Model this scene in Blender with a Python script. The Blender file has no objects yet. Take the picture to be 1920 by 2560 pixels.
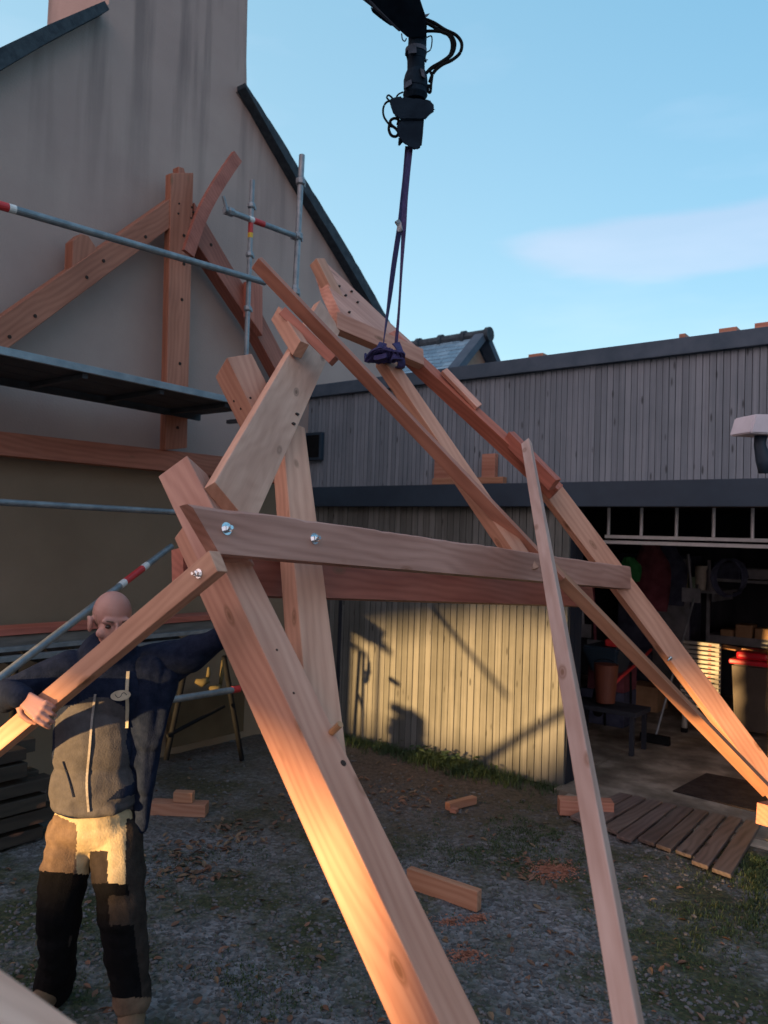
import bpy, bmesh, math, random
from mathutils import Vector, Matrix, noise
random.seed(7)
S = bpy.context.scene
V = Vector
# ------------------------------------------------------------------ camera
F_PX = 1930.0
PITCH, ROLL = math.radians(2.1), math.radians(1.98)
CAM = V((0, 0, 2.0))
FW = V((0, math.cos(PITCH), math.sin(PITCH)))
U0 = V((0, -math.sin(PITCH), math.cos(PITCH)))
R0 = V((1, 0, 0))
RT = (R0 * math.cos(ROLL) + U0 * math.sin(ROLL)).normalized()
UP = (U0 * math.cos(ROLL) - R0 * math.sin(ROLL)).normalized()
cd = bpy.data.cameras.new('camera')
cam = bpy.data.objects.new('camera', cd)
S.collection.objects.link(cam)
cd.sensor_fit = 'VERTICAL'
cd.sensor_height = 36.0
cd.lens = F_PX / 2560 * 36.0
cd.clip_start = 0.05
cd.clip_end = 3000
cd.dof.use_dof = True
cd.dof.focus_distance = 3.6
cd.dof.aperture_fstop = 2.8
cam.matrix_world = Matrix(((RT.x, UP.x, -FW.x, CAM.x), (RT.y, UP.y, -FW.y, CAM.y), (RT.z, UP.z, -FW.z, CAM.z), (0, 0, 0, 1)))
S.camera = cam
# ------------------------------------------------------------------ light
SUN_EL = math.radians(3.3)
SH = V((-0.71, -0.704, 0)).normalized()          # towards the sun, horizontally
SUN_DIR = V((SH.x * math.cos(SUN_EL), SH.y * math.cos(SUN_EL), math.sin(SUN_EL)))
sl = bpy.data.lights.new('sun', 'SUN')
sl.energy = 4.2
sl.angle = math.radians(1.3)
sl.color = (1.0, 0.59, 0.235)
so = bpy.data.objects.new('sun', sl)
so.rotation_euler = SUN_DIR.to_track_quat('Z', 'Y').to_euler()
S.collection.objects.link(so)
W = bpy.data.worlds.new("World")
S.world = W
W.use_nodes = True
nt = W.node_tree
nt.nodes.clear()
wo = nt.nodes.new('ShaderNodeOutputWorld')
bg = nt.nodes.new('ShaderNodeBackground')
sky = nt.nodes.new('ShaderNodeTexSky')
sky.sky_type = 'NISHITA'
sky.sun_disc = False
sky.sun_elevation = SUN_EL
sky.sun_rotation = math.atan2(SH.x, SH.y)
sky.altitude = 50
sky.dust_density = 0.6
sky.ozone_density = 1.6
bg.inputs[1].default_value = 0.15
# thin pale and pink evening cloud mixed into the sky by direction
tc = nt.nodes.new('ShaderNodeTexCoord')
mp = nt.nodes.new('ShaderNodeMapping'); mp.inputs['Scale'].default_value = (1.6, 1.6, 7.0)
nz = nt.nodes.new('ShaderNodeTexNoise'); nz.inputs['Scale'].default_value = 1.5; nz.inputs['Detail'].default_value = 5; nz.inputs['Roughness'].default_value = 0.5
rp = nt.nodes.new('ShaderNodeValToRGB'); rp.color_ramp.elements[0].position = 0.50; rp.color_ramp.elements[1].position = 0.80
rp.color_ramp.elements[0].color = (0, 0, 0, 1); rp.color_ramp.elements[1].color = (0.7, 0.7, 0.7, 1)
mx = nt.nodes.new('ShaderNodeMixRGB'); mx.blend_type = 'ADD'
cl = nt.nodes.new('ShaderNodeMixRGB'); cl.blend_type = 'MULTIPLY'; cl.inputs[0].default_value = 1.0
cl.inputs[2].default_value = (1.0, 0.62, 0.60, 1)
nt.links.new(tc.outputs['Generated'], mp.inputs[0]); nt.links.new(mp.outputs[0], nz.inputs['Vector'])
nt.links.new(nz.outputs[0], rp.inputs[0]); nt.links.new(rp.outputs[0], cl.inputs[1])
tint = nt.nodes.new('ShaderNodeMixRGB'); tint.blend_type = 'MULTIPLY'; tint.inputs[0].default_value = 1.0
tint.inputs[2].default_value = (1.0, 1.0, 1.0, 1)
flat = nt.nodes.new('ShaderNodeMixRGB'); flat.inputs[0].default_value = 0.66; flat.inputs[2].default_value = (0.78, 1.46, 1.90, 1)
nt.links.new(sky.outputs[0], flat.inputs[1])
# peach glow added to the unseen sunward sky as ambient fill
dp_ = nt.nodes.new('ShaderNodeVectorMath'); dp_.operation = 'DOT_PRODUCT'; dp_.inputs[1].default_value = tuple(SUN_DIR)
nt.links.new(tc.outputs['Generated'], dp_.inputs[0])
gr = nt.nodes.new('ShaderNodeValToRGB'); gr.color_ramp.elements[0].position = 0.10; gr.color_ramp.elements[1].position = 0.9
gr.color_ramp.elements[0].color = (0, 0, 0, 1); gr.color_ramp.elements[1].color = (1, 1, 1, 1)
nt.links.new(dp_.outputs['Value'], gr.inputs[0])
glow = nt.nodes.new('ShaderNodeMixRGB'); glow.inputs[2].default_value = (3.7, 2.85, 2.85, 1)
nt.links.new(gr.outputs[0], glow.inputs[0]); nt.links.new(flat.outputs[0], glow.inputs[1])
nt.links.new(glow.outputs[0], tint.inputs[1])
# brighter low on the left, deeper towards the upper right
gd = nt.nodes.new('ShaderNodeVectorMath'); gd.operation = 'DOT_PRODUCT'; gd.inputs[1].default_value = (0.55, 0.0, 0.83)
nt.links.new(tc.outputs['Generated'], gd.inputs[0])
gg = nt.nodes.new('ShaderNodeValToRGB'); gg.color_ramp.elements[0].position = 0.05; gg.color_ramp.elements[0].color = (1.28, 1.13, 1.07, 1)
gg.color_ramp.elements[1].position = 0.72; gg.color_ramp.elements[1].color = (0.62, 0.77, 0.86, 1)
nt.links.new(gd.outputs['Value'], gg.inputs[0]); nt.links.new(gg.outputs[0], tint.inputs[2])
# a faint pink cloud bank low on the right
cdir = (FW + RT * ((1790 - 960) / F_PX) - UP * ((598 - 1280) / F_PX)).normalized()
cm = nt.nodes.new('ShaderNodeMapping'); cm.inputs['Location'].default_value = tuple(-cdir); cm.inputs['Scale'].default_value = (1, 1, 1)
sub_ = nt.nodes.new('ShaderNodeVectorMath'); sub_.operation = 'SUBTRACT'; sub_.inputs[1].default_value = tuple(cdir); nt.links.new(tc.outputs['Generated'], sub_.inputs[0])
scl = nt.nodes.new('ShaderNodeVectorMath'); scl.operation = 'MULTIPLY'; scl.inputs[1].default_value = (5.4, 5.4, 34.0); nt.links.new(sub_.outputs[0], scl.inputs[0])
ln_ = nt.nodes.new('ShaderNodeVectorMath'); ln_.operation = 'LENGTH'; nt.links.new(scl.outputs[0], ln_.inputs[0])
nad = nt.nodes.new('ShaderNodeMath'); nad.operation = 'MULTIPLY_ADD'; nad.inputs[1].default_value = -1.9; nt.links.new(nz.outputs[0], nad.inputs[0]); nt.links.new(ln_.outputs['Value'], nad.inputs[2])
cr_ = nt.nodes.new('ShaderNodeValToRGB'); cr_.color_ramp.elements[0].position = 0.0; cr_.color_ramp.elements[0].color = (0.30, 0.05, 0.03, 1); cr_.color_ramp.elements[1].position = 0.50; cr_.color_ramp.elements[1].color = (0, 0, 0, 1)
cr_.color_ramp.interpolation = 'EASE'
nt.links.new(nad.outputs[0], cr_.inputs[0])
cadd = nt.nodes.new('ShaderNodeMixRGB'); cadd.blend_type = 'ADD'; cadd.inputs[0].default_value = 0.8
nt.links.new(tint.outputs[0], cadd.inputs[1]); nt.links.new(cr_.outputs[0], cadd.inputs[2])
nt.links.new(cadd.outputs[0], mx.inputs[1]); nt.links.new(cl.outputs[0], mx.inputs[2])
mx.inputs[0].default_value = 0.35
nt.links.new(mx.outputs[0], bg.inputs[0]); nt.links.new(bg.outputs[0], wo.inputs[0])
S.view_settings.view_transform = 'Standard'
S.view_settings.look = 'None'
S.view_settings.gamma = 1.0
S.view_settings.exposure = 1.85
S.cycles.use_denoising = True
S.cycles.max_bounces = 6

# ------------------------------------------------------------------ helpers
def ray(x, y):
    return FW + RT * ((x - 960) / F_PX) - UP * ((y - 1280) / F_PX)
def P(x, y, d):
    return CAM + ray(x, y) * d
def on_plane(x, y, o, n):
    r = ray(x, y)
    return CAM + r * (((o - CAM).dot(n)) / r.dot(n))
def on_ground(x, y, z=0.0):
    return on_plane(x, y, V((0, 0, z)), V((0, 0, 1)))
DB = V((0.7917, -0.6110, 0))     # along the barn wall, towards the right and nearer
NB = V((-0.6110, -0.7917, 0))    # out of the barn wall
DH = V((0.6110, 0.7917, 0))      # along the house gable, towards the right and farther
NH = V((0.7917, -0.6110, 0))     # out of the gable
BO = V((-0.287, 7.929, 0))
HO = BO - DB * 0.7
def BW(s, off, z): return BO + DB * s + NB * off + V((0, 0, z))
def HW(t, off, z): return HO + DH * t + NH * off + V((0, 0, z))
def BP(x, y, off=0.0):
    q = on_plane(x, y, BO + NB * off, NB); return ((q - BO).dot(DB), q.z)
def HP(x, y, off=0.0):
    q = on_plane(x, y, HO + NH * off, NH); return ((q - HO).dot(DH), q.z)
MB_ = Matrix(((DB.x, -NB.x, 0, BO.x), (DB.y, -NB.y, 0, BO.y), (0, 0, 1, 0), (0, 0, 0, 1)))
MH_ = Matrix(((DH.x, -NH.x, 0, HO.x), (DH.y, -NH.y, 0, HO.y), (0, 0, 1, 0), (0, 0, 0, 1)))
ID = Matrix.Identity(4)

def tag(o, label=None, cat=None, group=None, kind=None):
    if label: o['label'] = label
    if cat: o['category'] = cat
    if group: o['group'] = group
    if kind: o['kind'] = kind
    return o
def empty(name, loc, label=None, cat=None, group=None):
    o = bpy.data.objects.new(name, None); S.collection.objects.link(o)
    o.empty_display_size = 0.2
    o.matrix_world = Matrix.Translation(V(loc))
    WM[o.name] = o.matrix_world.copy()
    return tag(o, label, cat, group)
WM = {}
def obj(name, bm, mat, parent=None, M=ID, smooth=False, mats=None):
    """Link a bmesh as ONE mesh object; M places its local frame in the world."""
    if M.to_3x3().determinant() < 0:
        pass
    bmesh.ops.recalc_face_normals(bm, faces=bm.faces)
    me = bpy.data.meshes.new(name)
    bm.to_mesh(me); bm.free()
    for m in (mats or [mat]): me.materials.append(m)
    if smooth:
        for p in me.polygons: p.use_smooth = True
    o = bpy.data.objects.new(name, me); S.collection.objects.link(o)
    if parent is not None:
        o.parent = parent
        o.matrix_parent_inverse = ID
        o.matrix_local = WM[parent.name].inverted() @ M
    else:
        o.matrix_world = M
    WM[o.name] = M.copy()
    return o
def box(bm, x0, x1, y0, y1, z0, z1, bev=0.0, M=None):
    vs = [bm.verts.new(V((x, y, z))) for x in (x0, x1) for y in (y0, y1) for z in (z0, z1)]
    if M is not None:
        for v in vs: v.co = M @ v.co
    fs = [(0, 1, 3, 2), (4, 6, 7, 5), (0, 4, 5, 1), (2, 3, 7, 6), (0, 2, 6, 4), (1, 5, 7, 3)]
    ff = [bm.faces.new([vs[i] for i in f]) for f in fs]
    if bev > 0:
        es = list({e for f in ff for e in f.edges})
        bmesh.ops.bevel(bm, geom=es, offset=bev, segments=2, affect='EDGES', profile=0.6)
    return vs
def frame(o, x, yhint):
    x = x.normalized(); z = x.cross(yhint).normalized(); y = z.cross(x).normalized()
    return Matrix(((x.x, y.x, z.x, o.x), (x.y, y.y, z.y, o.y), (x.z, y.z, z.z, o.z), (0, 0, 0, 1)))
def tube(bm, pts, r, n=10, cap=True, rs=None):
    """A round tube along a list of points."""
    rings = []
    pts = [V(p) for p in pts]
    for i, p in enumerate(pts):
        d = (pts[min(i + 1, len(pts) - 1)] - pts[max(i - 1, 0)]).normalized()
        h = V((0, 0, 1)) if abs(d.z) < 0.9 else V((1, 0, 0))
        a = d.cross(h).normalized(); b = d.cross(a).normalized()
        rr = rs[i] if rs else r
        rings.append([bm.verts.new(p + (a * math.cos(2 * math.pi * k / n) + b * math.sin(2 * math.pi * k / n)) * rr) for k in range(n)])
    for i in range(len(rings) - 1):
        for k in range(n):
            bm.faces.new((rings[i][k], rings[i][(k + 1) % n], rings[i + 1][(k + 1) % n], rings[i + 1][k]))
    if cap:
        bm.faces.new(rings[0][::-1]); bm.faces.new(rings[-1])
def prism(bm, poly, y0, y1):
    """Extrude a polygon given in (x, z) between y0 and y1."""
    a = [bm.verts.new((x, y0, z)) for x, z in poly]; b = [bm.verts.new((x, y1, z)) for x, z in poly]
    n = len(poly)
    bm.faces.new(a); bm.faces.new(b[::-1])
    for i in range(n): bm.faces.new((a[i], b[i], b[(i + 1) % n], a[(i + 1) % n]))
def spline(pts, n=8):
    out = []; pts = [V(p) for p in pts]
    for i in range(len(pts) - 1):
        p0 = pts[max(i - 1, 0)]; p1 = pts[i]; p2 = pts[i + 1]; p3 = pts[min(i + 2, len(pts) - 1)]
        for k in range(n):
            t = k / n
            out.append(0.5 * ((2 * p1) + (p2 - p0) * t + (2 * p0 - 5 * p1 + 4 * p2 - p3) * t * t + (-p0 + 3 * p1 - 3 * p2 + p3) * t ** 3))
    out.append(pts[-1]); return out

# ------------------------------------------------------------------ materials
def newmat(name, col, rough=0.7, metal=0.0, spec=None):
    m = bpy.data.materials.new(name); m.use_nodes = True
    b = m.node_tree.nodes['Principled BSDF']
    b.inputs['Base Color'].default_value = (*col, 1); b.inputs['Roughness'].default_value = rough
    b.inputs['Metallic'].default_value = metal
    if spec is not None: b.inputs['Specular IOR Level'].default_value = spec
    return m, m.node_tree, b
def N(t, k, **kw):
    n = t.nodes.new(k)
    for a, v in kw.items():
        if a in n.inputs: n.inputs[a].default_value = v
        else: setattr(n, a, v)
    return n
def ramp(t, stops):
    r = t.nodes.new('ShaderNodeValToRGB'); cr = r.color_ramp
    while len(cr.elements) < len(stops): cr.elements.new(0.5)
    for e, (p, c) in zip(cr.elements, stops):
        e.position = p; e.color = (*c, 1) if len(c) == 3 else c
    return r
def noisy(name, c1, c2, scale=8, rough=0.8, metal=0.0, mscale=(1, 1, 1), bump=0.3, detail=6, c3=None, bscale=None, lo=0.35, hi=0.65, dist=0.01):
    m, t, b = newmat(name, c1, rough, metal)
    if rough >= 0.8: b.inputs['Specular IOR Level'].default_value = 0.12
    tc = t.nodes.new('ShaderNodeTexCoord'); mp = t.nodes.new('ShaderNodeMapping'); mp.inputs['Scale'].default_value = mscale
    t.links.new(tc.outputs['Object'], mp.inputs[0])
    n = N(t, 'ShaderNodeTexNoise', Scale=scale, Detail=detail, Roughness=0.6); t.links.new(mp.outputs[0], n.inputs['Vector'])
    st = [(lo, c1), (hi, c2)] if c3 is None else [(lo, c1), ((lo + hi) / 2, c2), (hi, c3)]
    r = ramp(t, st); t.links.new(n.outputs[0], r.inputs[0]); t.links.new(r.outputs[0], b.inputs['Base Color'])
    n2 = N(t, 'ShaderNodeTexNoise', Scale=bscale or scale * 6, Detail=6); t.links.new(mp.outputs[0], n2.inputs['Vector'])
    bp = N(t, 'ShaderNodeBump', Strength=bump, Distance=dist); t.links.new(n2.outputs[0], bp.inputs['Height']); t.links.new(bp.outputs[0], b.inputs['Normal'])
    return m
def wood(name, light, dark, knot=(0.22, 0.09, 0.05), rough=0.62, freq=30.0, streak=1.0, knots=True, big=False, stain=None):
    """Sawn timber, grain along the object's own X axis."""
    m, t, b = newmat(name, light, rough)
    tc = t.nodes.new('ShaderNodeTexCoord'); oi = t.nodes.new('ShaderNodeObjectInfo')
    ad = N(t, 'ShaderNodeVectorMath', operation='ADD'); sc = N(t, 'ShaderNodeVectorMath', operation='SCALE'); 
    cb = t.nodes.new('ShaderNodeCombineXYZ')
    t.links.new(oi.outputs['Random'], cb.inputs[0]); t.links.new(oi.outputs['Random'], cb.inputs[1]); t.links.new(oi.outputs['Random'], cb.inputs[2])
    sc.inputs['Scale'].default_value = 37.0
    t.links.new(cb.outputs[0], sc.inputs[0]); t.links.new(tc.outputs['Object'], ad.inputs[0]); t.links.new(sc.outputs[0], ad.inputs[1])
    # warp
    mpw = t.nodes.new('ShaderNodeMapping'); mpw.inputs['Scale'].default_value = (1.3, 4, 4) if not big else (2.2, 4, 4)
    t.links.new(ad.outputs[0], mpw.inputs[0])
    nw = N(t, 'ShaderNodeTexNoise', Scale=1.0, Detail=2); t.links.new(mpw.outputs[0], nw.inputs['Vector'])
    mpg = t.nodes.new('ShaderNodeMapping'); mpg.inputs['Scale'].default_value = (0.35, freq / 5, freq / 5)
    t.links.new(ad.outputs[0], mpg.inputs[0])
    mul = N(t, 'ShaderNodeVectorMath', operation='SCALE'); mul.inputs['Scale'].default_value = 0.9 if big else 0.6
    t.links.new(nw.outputs[1], mul.inputs[0])
    a2 = N(t, 'ShaderNodeVectorMath', operation='ADD'); t.links.new(mpg.outputs[0], a2.inputs[0]); t.links.new(mul.outputs[0], a2.inputs[1])
    wv = N(t, 'ShaderNodeTexWave', Scale=2.2 if big else 2.6, Distortion=2.2 if big else 1.2, Detail=3.0); wv.bands_direction = 'DIAGONAL'
    wv.inputs['Detail Scale'].default_value = 1.5
    t.links.new(a2.outputs[0], wv.inputs['Vector'])
    mpf = t.nodes.new('ShaderNodeMapping'); mpf.inputs['Scale'].default_value = (2.0, 110, 110); t.links.new(ad.outputs[0], mpf.inputs[0])
    nf = N(t, 'ShaderNodeTexNoise', Scale=1.0, Detail=4, Roughness=0.7); t.links.new(mpf.outputs[0], nf.inputs['Vector'])
    mixf = N(t, 'ShaderNodeMix', data_type='FLOAT'); mixf.inputs[0].default_value = 0.84 if big else 0.75
    mpm = t.nodes.new('ShaderNodeMapping'); mpm.inputs['Scale'].default_value = (0.55, 24, 24); t.links.new(ad.outputs[0], mpm.inputs[0])
    nm_ = N(t, 'ShaderNodeTexNoise', Scale=1.0, Detail=4, Roughness=0.6); t.links.new(mpm.outputs[0], nm_.inputs['Vector'])
    avg = N(t, 'ShaderNodeMix', data_type='FLOAT'); avg.inputs[0].default_value = 0.5; t.links.new(nm_.outputs[0], avg.inputs[2]); t.links.new(nf.outputs[0], avg.inputs[3])
    t.links.new(wv.outputs['Fac'], mixf.inputs[2]); t.links.new(avg.outputs[0], mixf.inputs[3])
    r = ramp(t, [(0.25, dark), (0.50, tuple((a * .6 + c * .4) for a, c in zip(light, dark))), (0.72, light)])
    if streak < 1: 
        r = ramp(t, [(0.15, tuple(l + (d - l) * streak for l, d in zip(light, dark))), (0.85, light)])
    t.links.new(mixf.outputs[0], r.inputs[0]); col = r.outputs[0]
    # broad red/pale blotches
    mpb = t.nodes.new('ShaderNodeMapping'); mpb.inputs['Scale'].default_value = (1.5, 7, 7); t.links.new(ad.outputs[0], mpb.inputs[0])
    nb = N(t, 'ShaderNodeTexNoise', Scale=1.0, Detail=5); t.links.new(mpb.outputs[0], nb.inputs['Vector'])
    rb = ramp(t, [(0.35, (0.80, 0.68, 0.62)), (0.62, (1.08, 1.05, 1.02))]); t.links.new(nb.outputs[0], rb.inputs[0])
    m2 = t.nodes.new('ShaderNodeMixRGB'); m2.blend_type = 'MULTIPLY'; m2.inputs[0].default_value = 0.9
    t.links.new(col, m2.inputs[1]); t.links.new(rb.outputs[0], m2.inputs[2]); col = m2.outputs[0]
    if knots:
        mk = t.nodes.new('ShaderNodeMapping'); mk.inputs['Scale'].default_value = (3.0, 7.5, 7.5); t.links.new(ad.outputs[0], mk.inputs[0])
        vk = N(t, 'ShaderNodeTexVoronoi', Scale=1.0); vk.inputs['Randomness'].default_value = 1.0; t.links.new(mk.outputs[0], vk.inputs['Vector'])
        rk = ramp(t, [(0.06, (1, 1, 1)), (0.09, (0.4, 0.4, 0.4)), (0.11, (.7, .7, .7)), (0.16, (0, 0, 0))]); t.links.new(vk.outputs['Distance'], rk.inputs[0])
        m3 = t.nodes.new('ShaderNodeMixRGB'); t.links.new(rk.outputs[0], m3.inputs[0]); t.links.new(col, m3.inputs[1]); m3.inputs[2].default_value = (*knot, 1); col = m3.outputs[0]
    # per-piece tone
    hs = t.nodes.new('ShaderNodeHueSaturation')
    mr = N(t, 'ShaderNodeMapRange'); mr.inputs[3].default_value = 0.80; mr.inputs[4].default_value = 1.14
    mh = N(t, 'ShaderNodeMath', operation='MULTIPLY_ADD'); mh.inputs[1].default_value = 7.31; t.links.new(oi.outputs['Random'], mh.inputs[0]); fr_ = N(t, 'ShaderNodeMath', operation='FRACT'); t.links.new(mh.outputs[0], fr_.inputs[0])
    mhr = N(t, 'ShaderNodeMapRange'); mhr.inputs[3].default_value = 0.494; mhr.inputs[4].default_value = 0.512; t.links.new(fr_.outputs[0], mhr.inputs[0]); t.links.new(mhr.outputs[0], hs.inputs['Hue'])
    t.links.new(oi.outputs['Random'], mr.inputs[0]); t.links.new(mr.outputs[0], hs.inputs['Value']); t.links.new(col, hs.inputs['Color'])
    t.links.new(hs.outputs[0], b.inputs['Base Color'])
    bp = N(t, 'ShaderNodeBump', Strength=0.25, Distance=0.003); t.links.new(mixf.outputs[0], bp.inputs['Height']); t.links.new(bp.outputs[0], b.inputs['Normal'])
    return m
M_WOOD = wood('fir_timber', (0.54, 0.29, 0.215), (0.42, 0.20, 0.145))
M_WOODP = wood('pale_fir_board', (0.78, 0.44, 0.335), (0.60, 0.31, 0.225), big=True, freq=26, knots=True)
M_WOODR = wood('red_fir_timber', (0.42, 0.15, 0.105), (0.29, 0.095, 0.065))
M_WOODT = wood('brownish_fir_timber', (0.43, 0.235, 0.19), (0.30, 0.15, 0.115))
M_WOODE = wood('ochre_fir_timber', (0.50, 0.29, 0.17), (0.36, 0.19, 0.10), freq=20)
M_BARK = noisy('waney_bark_wood', (0.25, 0.12, 0.08), (0.45, 0.26, 0.19), 22, 0.85, bump=0.8)
M_GALV = noisy('galvanised_steel', (0.17, 0.20, 0.23), (0.27, 0.30, 0.33), 14, 0.5, 0.5, bump=0.05)
M_RED = noisy('red_scaffold_tape', (0.55, 0.03, 0.035), (0.42, 0.03, 0.03), 20, 0.5, bump=0.05)
M_WHT = noisy('white_paint', (0.70, 0.70, 0.70), (0.58, 0.58, 0.58), 20, 0.5, bump=0.05)
M_YEL = noisy('yellow_paint', (0.75, 0.48, 0.03), (0.62, 0.38, 0.03), 10, 0.5, bump=0.05)
M_BOLT = newmat('zinc_bolt', (0.72, 0.76, 0.80), 0.22, 1.0)[0]
M_BLK = noisy('black_rubber', (0.004, 0.005, 0.007), (0.008, 0.009, 0.011), 12, 0.85, bump=0.1)
M_HOLE = newmat('dark_hole', (0.03, 0.016, 0.012), 0.9)[0]
M_CRANE = noisy('dark_blue_black_crane_paint', (0.004, 0.012, 0.024), (0.010, 0.024, 0.042), 8, 0.8, bump=0.1)
M_CRANE2 = noisy('grey_crane_steel', (0.05, 0.065, 0.09), (0.09, 0.11, 0.15), 10, 0.8, 0.0, bump=0.1)
M_SLING = noisy('purple_webbing', (0.02, 0.02, 0.085), (0.038, 0.032, 0.14), 60, 0.75, bump=0.4)
# local frames MB_ / MH_: x along the wall, y INTO the building, z up
# ================================================================== ground
def gz(x, y):
    a = noise.noise(V((x * 0.5, y * 0.5, 3.1))) * 0.035 + noise.noise(V((x * 2.3, y * 2.3, 1.1))) * 0.012
    b = (noise.noise(V((x * 9, y * 9, 5))) * 0.010 + noise.noise(V((x * 26, y * 26, 9))) * 0.006)
    q = V((x, y, 0)) - BO
    k = 1.0 if q.dot(NB) > 0.35 else max(0.0, (q.dot(NB) - 0.05) / 0.3)      # flat where the slab lies
    return (a * 0.6 + b) * k - 0.02 * (1 - k)
def build_ground():
    bm = bmesh.new()
    def axis(lo, hi, step, far):
        a = []; v = lo
        while v < hi: a.append(v); v += step
        a.append(hi); s = 0.5; l = lo; h = hi; L = []; H = []
        while h < far: h += s; H.append(h); L.append(lo - (h - hi)); s *= 1.7
        return L[::-1] + a + H
    xs = axis(-2.6, 3.4, 0.035, 900); ys = axis(1.6, 8.8, 0.035, 900)
    g = []
    for x in xs:
        row = []
        for y in ys:
            z = gz(x, y) if (-2.7 < x < 3.5 and 1.5 < y < 8.9) else 0.0
            row.append(bm.verts.new((x, y, z)))
        g.append(row)
    for i in range(len(xs) - 1):
        for j in range(len(ys) - 1):
            bm.faces.new((g[i][j], g[i + 1][j], g[i + 1][j + 1], g[i][j + 1]))
    m, t, b = newmat('gravel_and_moss', (0.1, 0.1, 0.1), 0.92)
    tc = t.nodes.new('ShaderNodeTexCoord')
    n1 = N(t, 'ShaderNodeTexVoronoi', Scale=42.0); t.links.new(tc.outputs['Object'], n1.inputs['Vector'])
    r1 = ramp(t, [(0.0, (0.055, 0.058, 0.065)), (0.5, (0.125, 0.13, 0.142)), (1.0, (0.21, 0.216, 0.235))])
    sp = t.nodes.new('ShaderNodeSeparateColor'); t.links.new(n1.outputs['Color'], sp.inputs[0]); t.links.new(sp.outputs[0], r1.inputs[0])
    n2 = N(t, 'ShaderNodeTexNoise', Scale=0.9, Detail=7, Roughness=0.68); t.links.new(tc.outputs['Object'], n2.inputs['Vector'])
    r2 = ramp(t, [(0.44, (0, 0, 0)), (0.57, (1, 1, 1))]); t.links.new(n2.outputs[0], r2.inputs[0])
    n3 = N(t, 'ShaderNodeTexNoise', Scale=30.0, Detail=5); t.links.new(tc.outputs['Object'], n3.inputs['Vector'])
    r3 = ramp(t, [(0.35, (0.016, 0.022, 0.012)), (0.55, (0.040, 0.052, 0.020)), (0.72, (0.085, 0.060, 0.040))]); t.links.new(n3.outputs[0], r3.inputs[0])
    mx = t.nodes.new('ShaderNodeMixRGB'); t.links.new(r2.outputs[0], mx.inputs[0]); t.links.new(r1.outputs[0], mx.inputs[1]); t.links.new(r3.outputs[0], mx.inputs[2])
    # brown leaf-litter soil towards the barn
    n4 = N(t, 'ShaderNodeTexNoise', Scale=0.55, Detail=6); n4.noise_dimensions = '3D'
    mp4 = t.nodes.new('ShaderNodeMapping'); mp4.inputs['Location'].default_value = (7, 3, 1); t.links.new(tc.outputs['Object'], mp4.inputs[0]); t.links.new(mp4.outputs[0], n4.inputs['Vector'])
    sx = t.nodes.new('ShaderNodeSeparateXYZ'); t.links.new(tc.outputs['Object'], sx.inputs[0])
    mr = N(t, 'ShaderNodeMapRange'); mr.inputs[1].default_value = 4.2; mr.inputs[2].default_value = 6.6; t.links.new(sx.outputs[1], mr.inputs[0])
    ml = N(t, 'ShaderNodeMath', operation='MULTIPLY'); t.links.new(mr.outputs[0], ml.inputs[0])
    r4 = ramp(t, [(0.35, (0.3, 0.3, 0.3)), (0.6, (1, 1, 1))]); t.links.new(n4.outputs[0], r4.inputs[0]); t.links.new(r4.outputs[0], ml.inputs[1])
    mx2 = t.nodes.new('ShaderNodeMixRGB'); t.links.new(ml.outputs[0], mx2.inputs[0]); t.links.new(mx.outputs[0], mx2.inputs[1])
    r5 = ramp(t, [(0.35, (0.045, 0.032, 0.024)), (0.6, (0.10, 0.07, 0.055))]); t.links.new(n3.outputs[0], r5.inputs[0]); t.links.new(r5.outputs[0], mx2.inputs[2])
    t.links.new(mx2.outputs[0], b.inputs['Base Color'])
    bp = N(t, 'ShaderNodeBump', Strength=0.8, Distance=0.012); t.links.new(n1.outputs['Distance'], bp.inputs['Height']); t.links.new(bp.outputs[0], b.inputs['Normal'])
    tag(obj('ground', bm, m, smooth=True), kind='structure')
build_ground()
GC = on_ground
def scatter(name, n, fn, mats, kind='stuff'):
    bm = bmesh.new()
    for _ in range(n): fn(bm)
    return tag(obj(name, bm, None, mats=mats), kind=kind)
def rnd_ground():
    while True:
        x = random.uniform(0, 1920); y = random.uniform(1850, 2600)
        q = GC(x, y)
        if (q - BO).dot(NB) > 0.5: return q
M_STONE = noisy('grey_gravel_stone', (0.07, 0.070, 0.074), (0.155, 0.155, 0.162), 9, 0.85, bump=0.1)
M_LEAF = noisy('dead_leaf', (0.11, 0.06, 0.04), (0.20, 0.12, 0.09), 5, 0.8, bump=0.1)
M_LEAF2 = noisy('yellow_dead_leaf', (0.22, 0.16, 0.11), (0.13, 0.08, 0.05), 5, 0.8, bump=0.1)
M_GRASS = noisy('grass_blade', (0.018, 0.042, 0.013), (0.036, 0.066, 0.02), 5, 0.7, bump=0.0)
M_GRASS2 = noisy('dry_grass_blade', (0.09, 0.10, 0.04), (0.05, 0.07, 0.025), 5, 0.7, bump=0.0)
M_SAW = noisy('red_sawdust', (0.42, 0.20, 0.14), (0.30, 0.13, 0.09), 60, 0.95, bump=0.6)
ICO = []
def _ico():
    b = bmesh.new(); bmesh.ops.create_icosphere(b, subdivisions=1, radius=1.0)
    b.verts.ensure_lookup_table(); v = [x.co.copy() for x in b.verts]; f = [[q.index for q in y.verts] for y in b.faces]; b.free(); return v, f
ICO = _ico()
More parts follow.
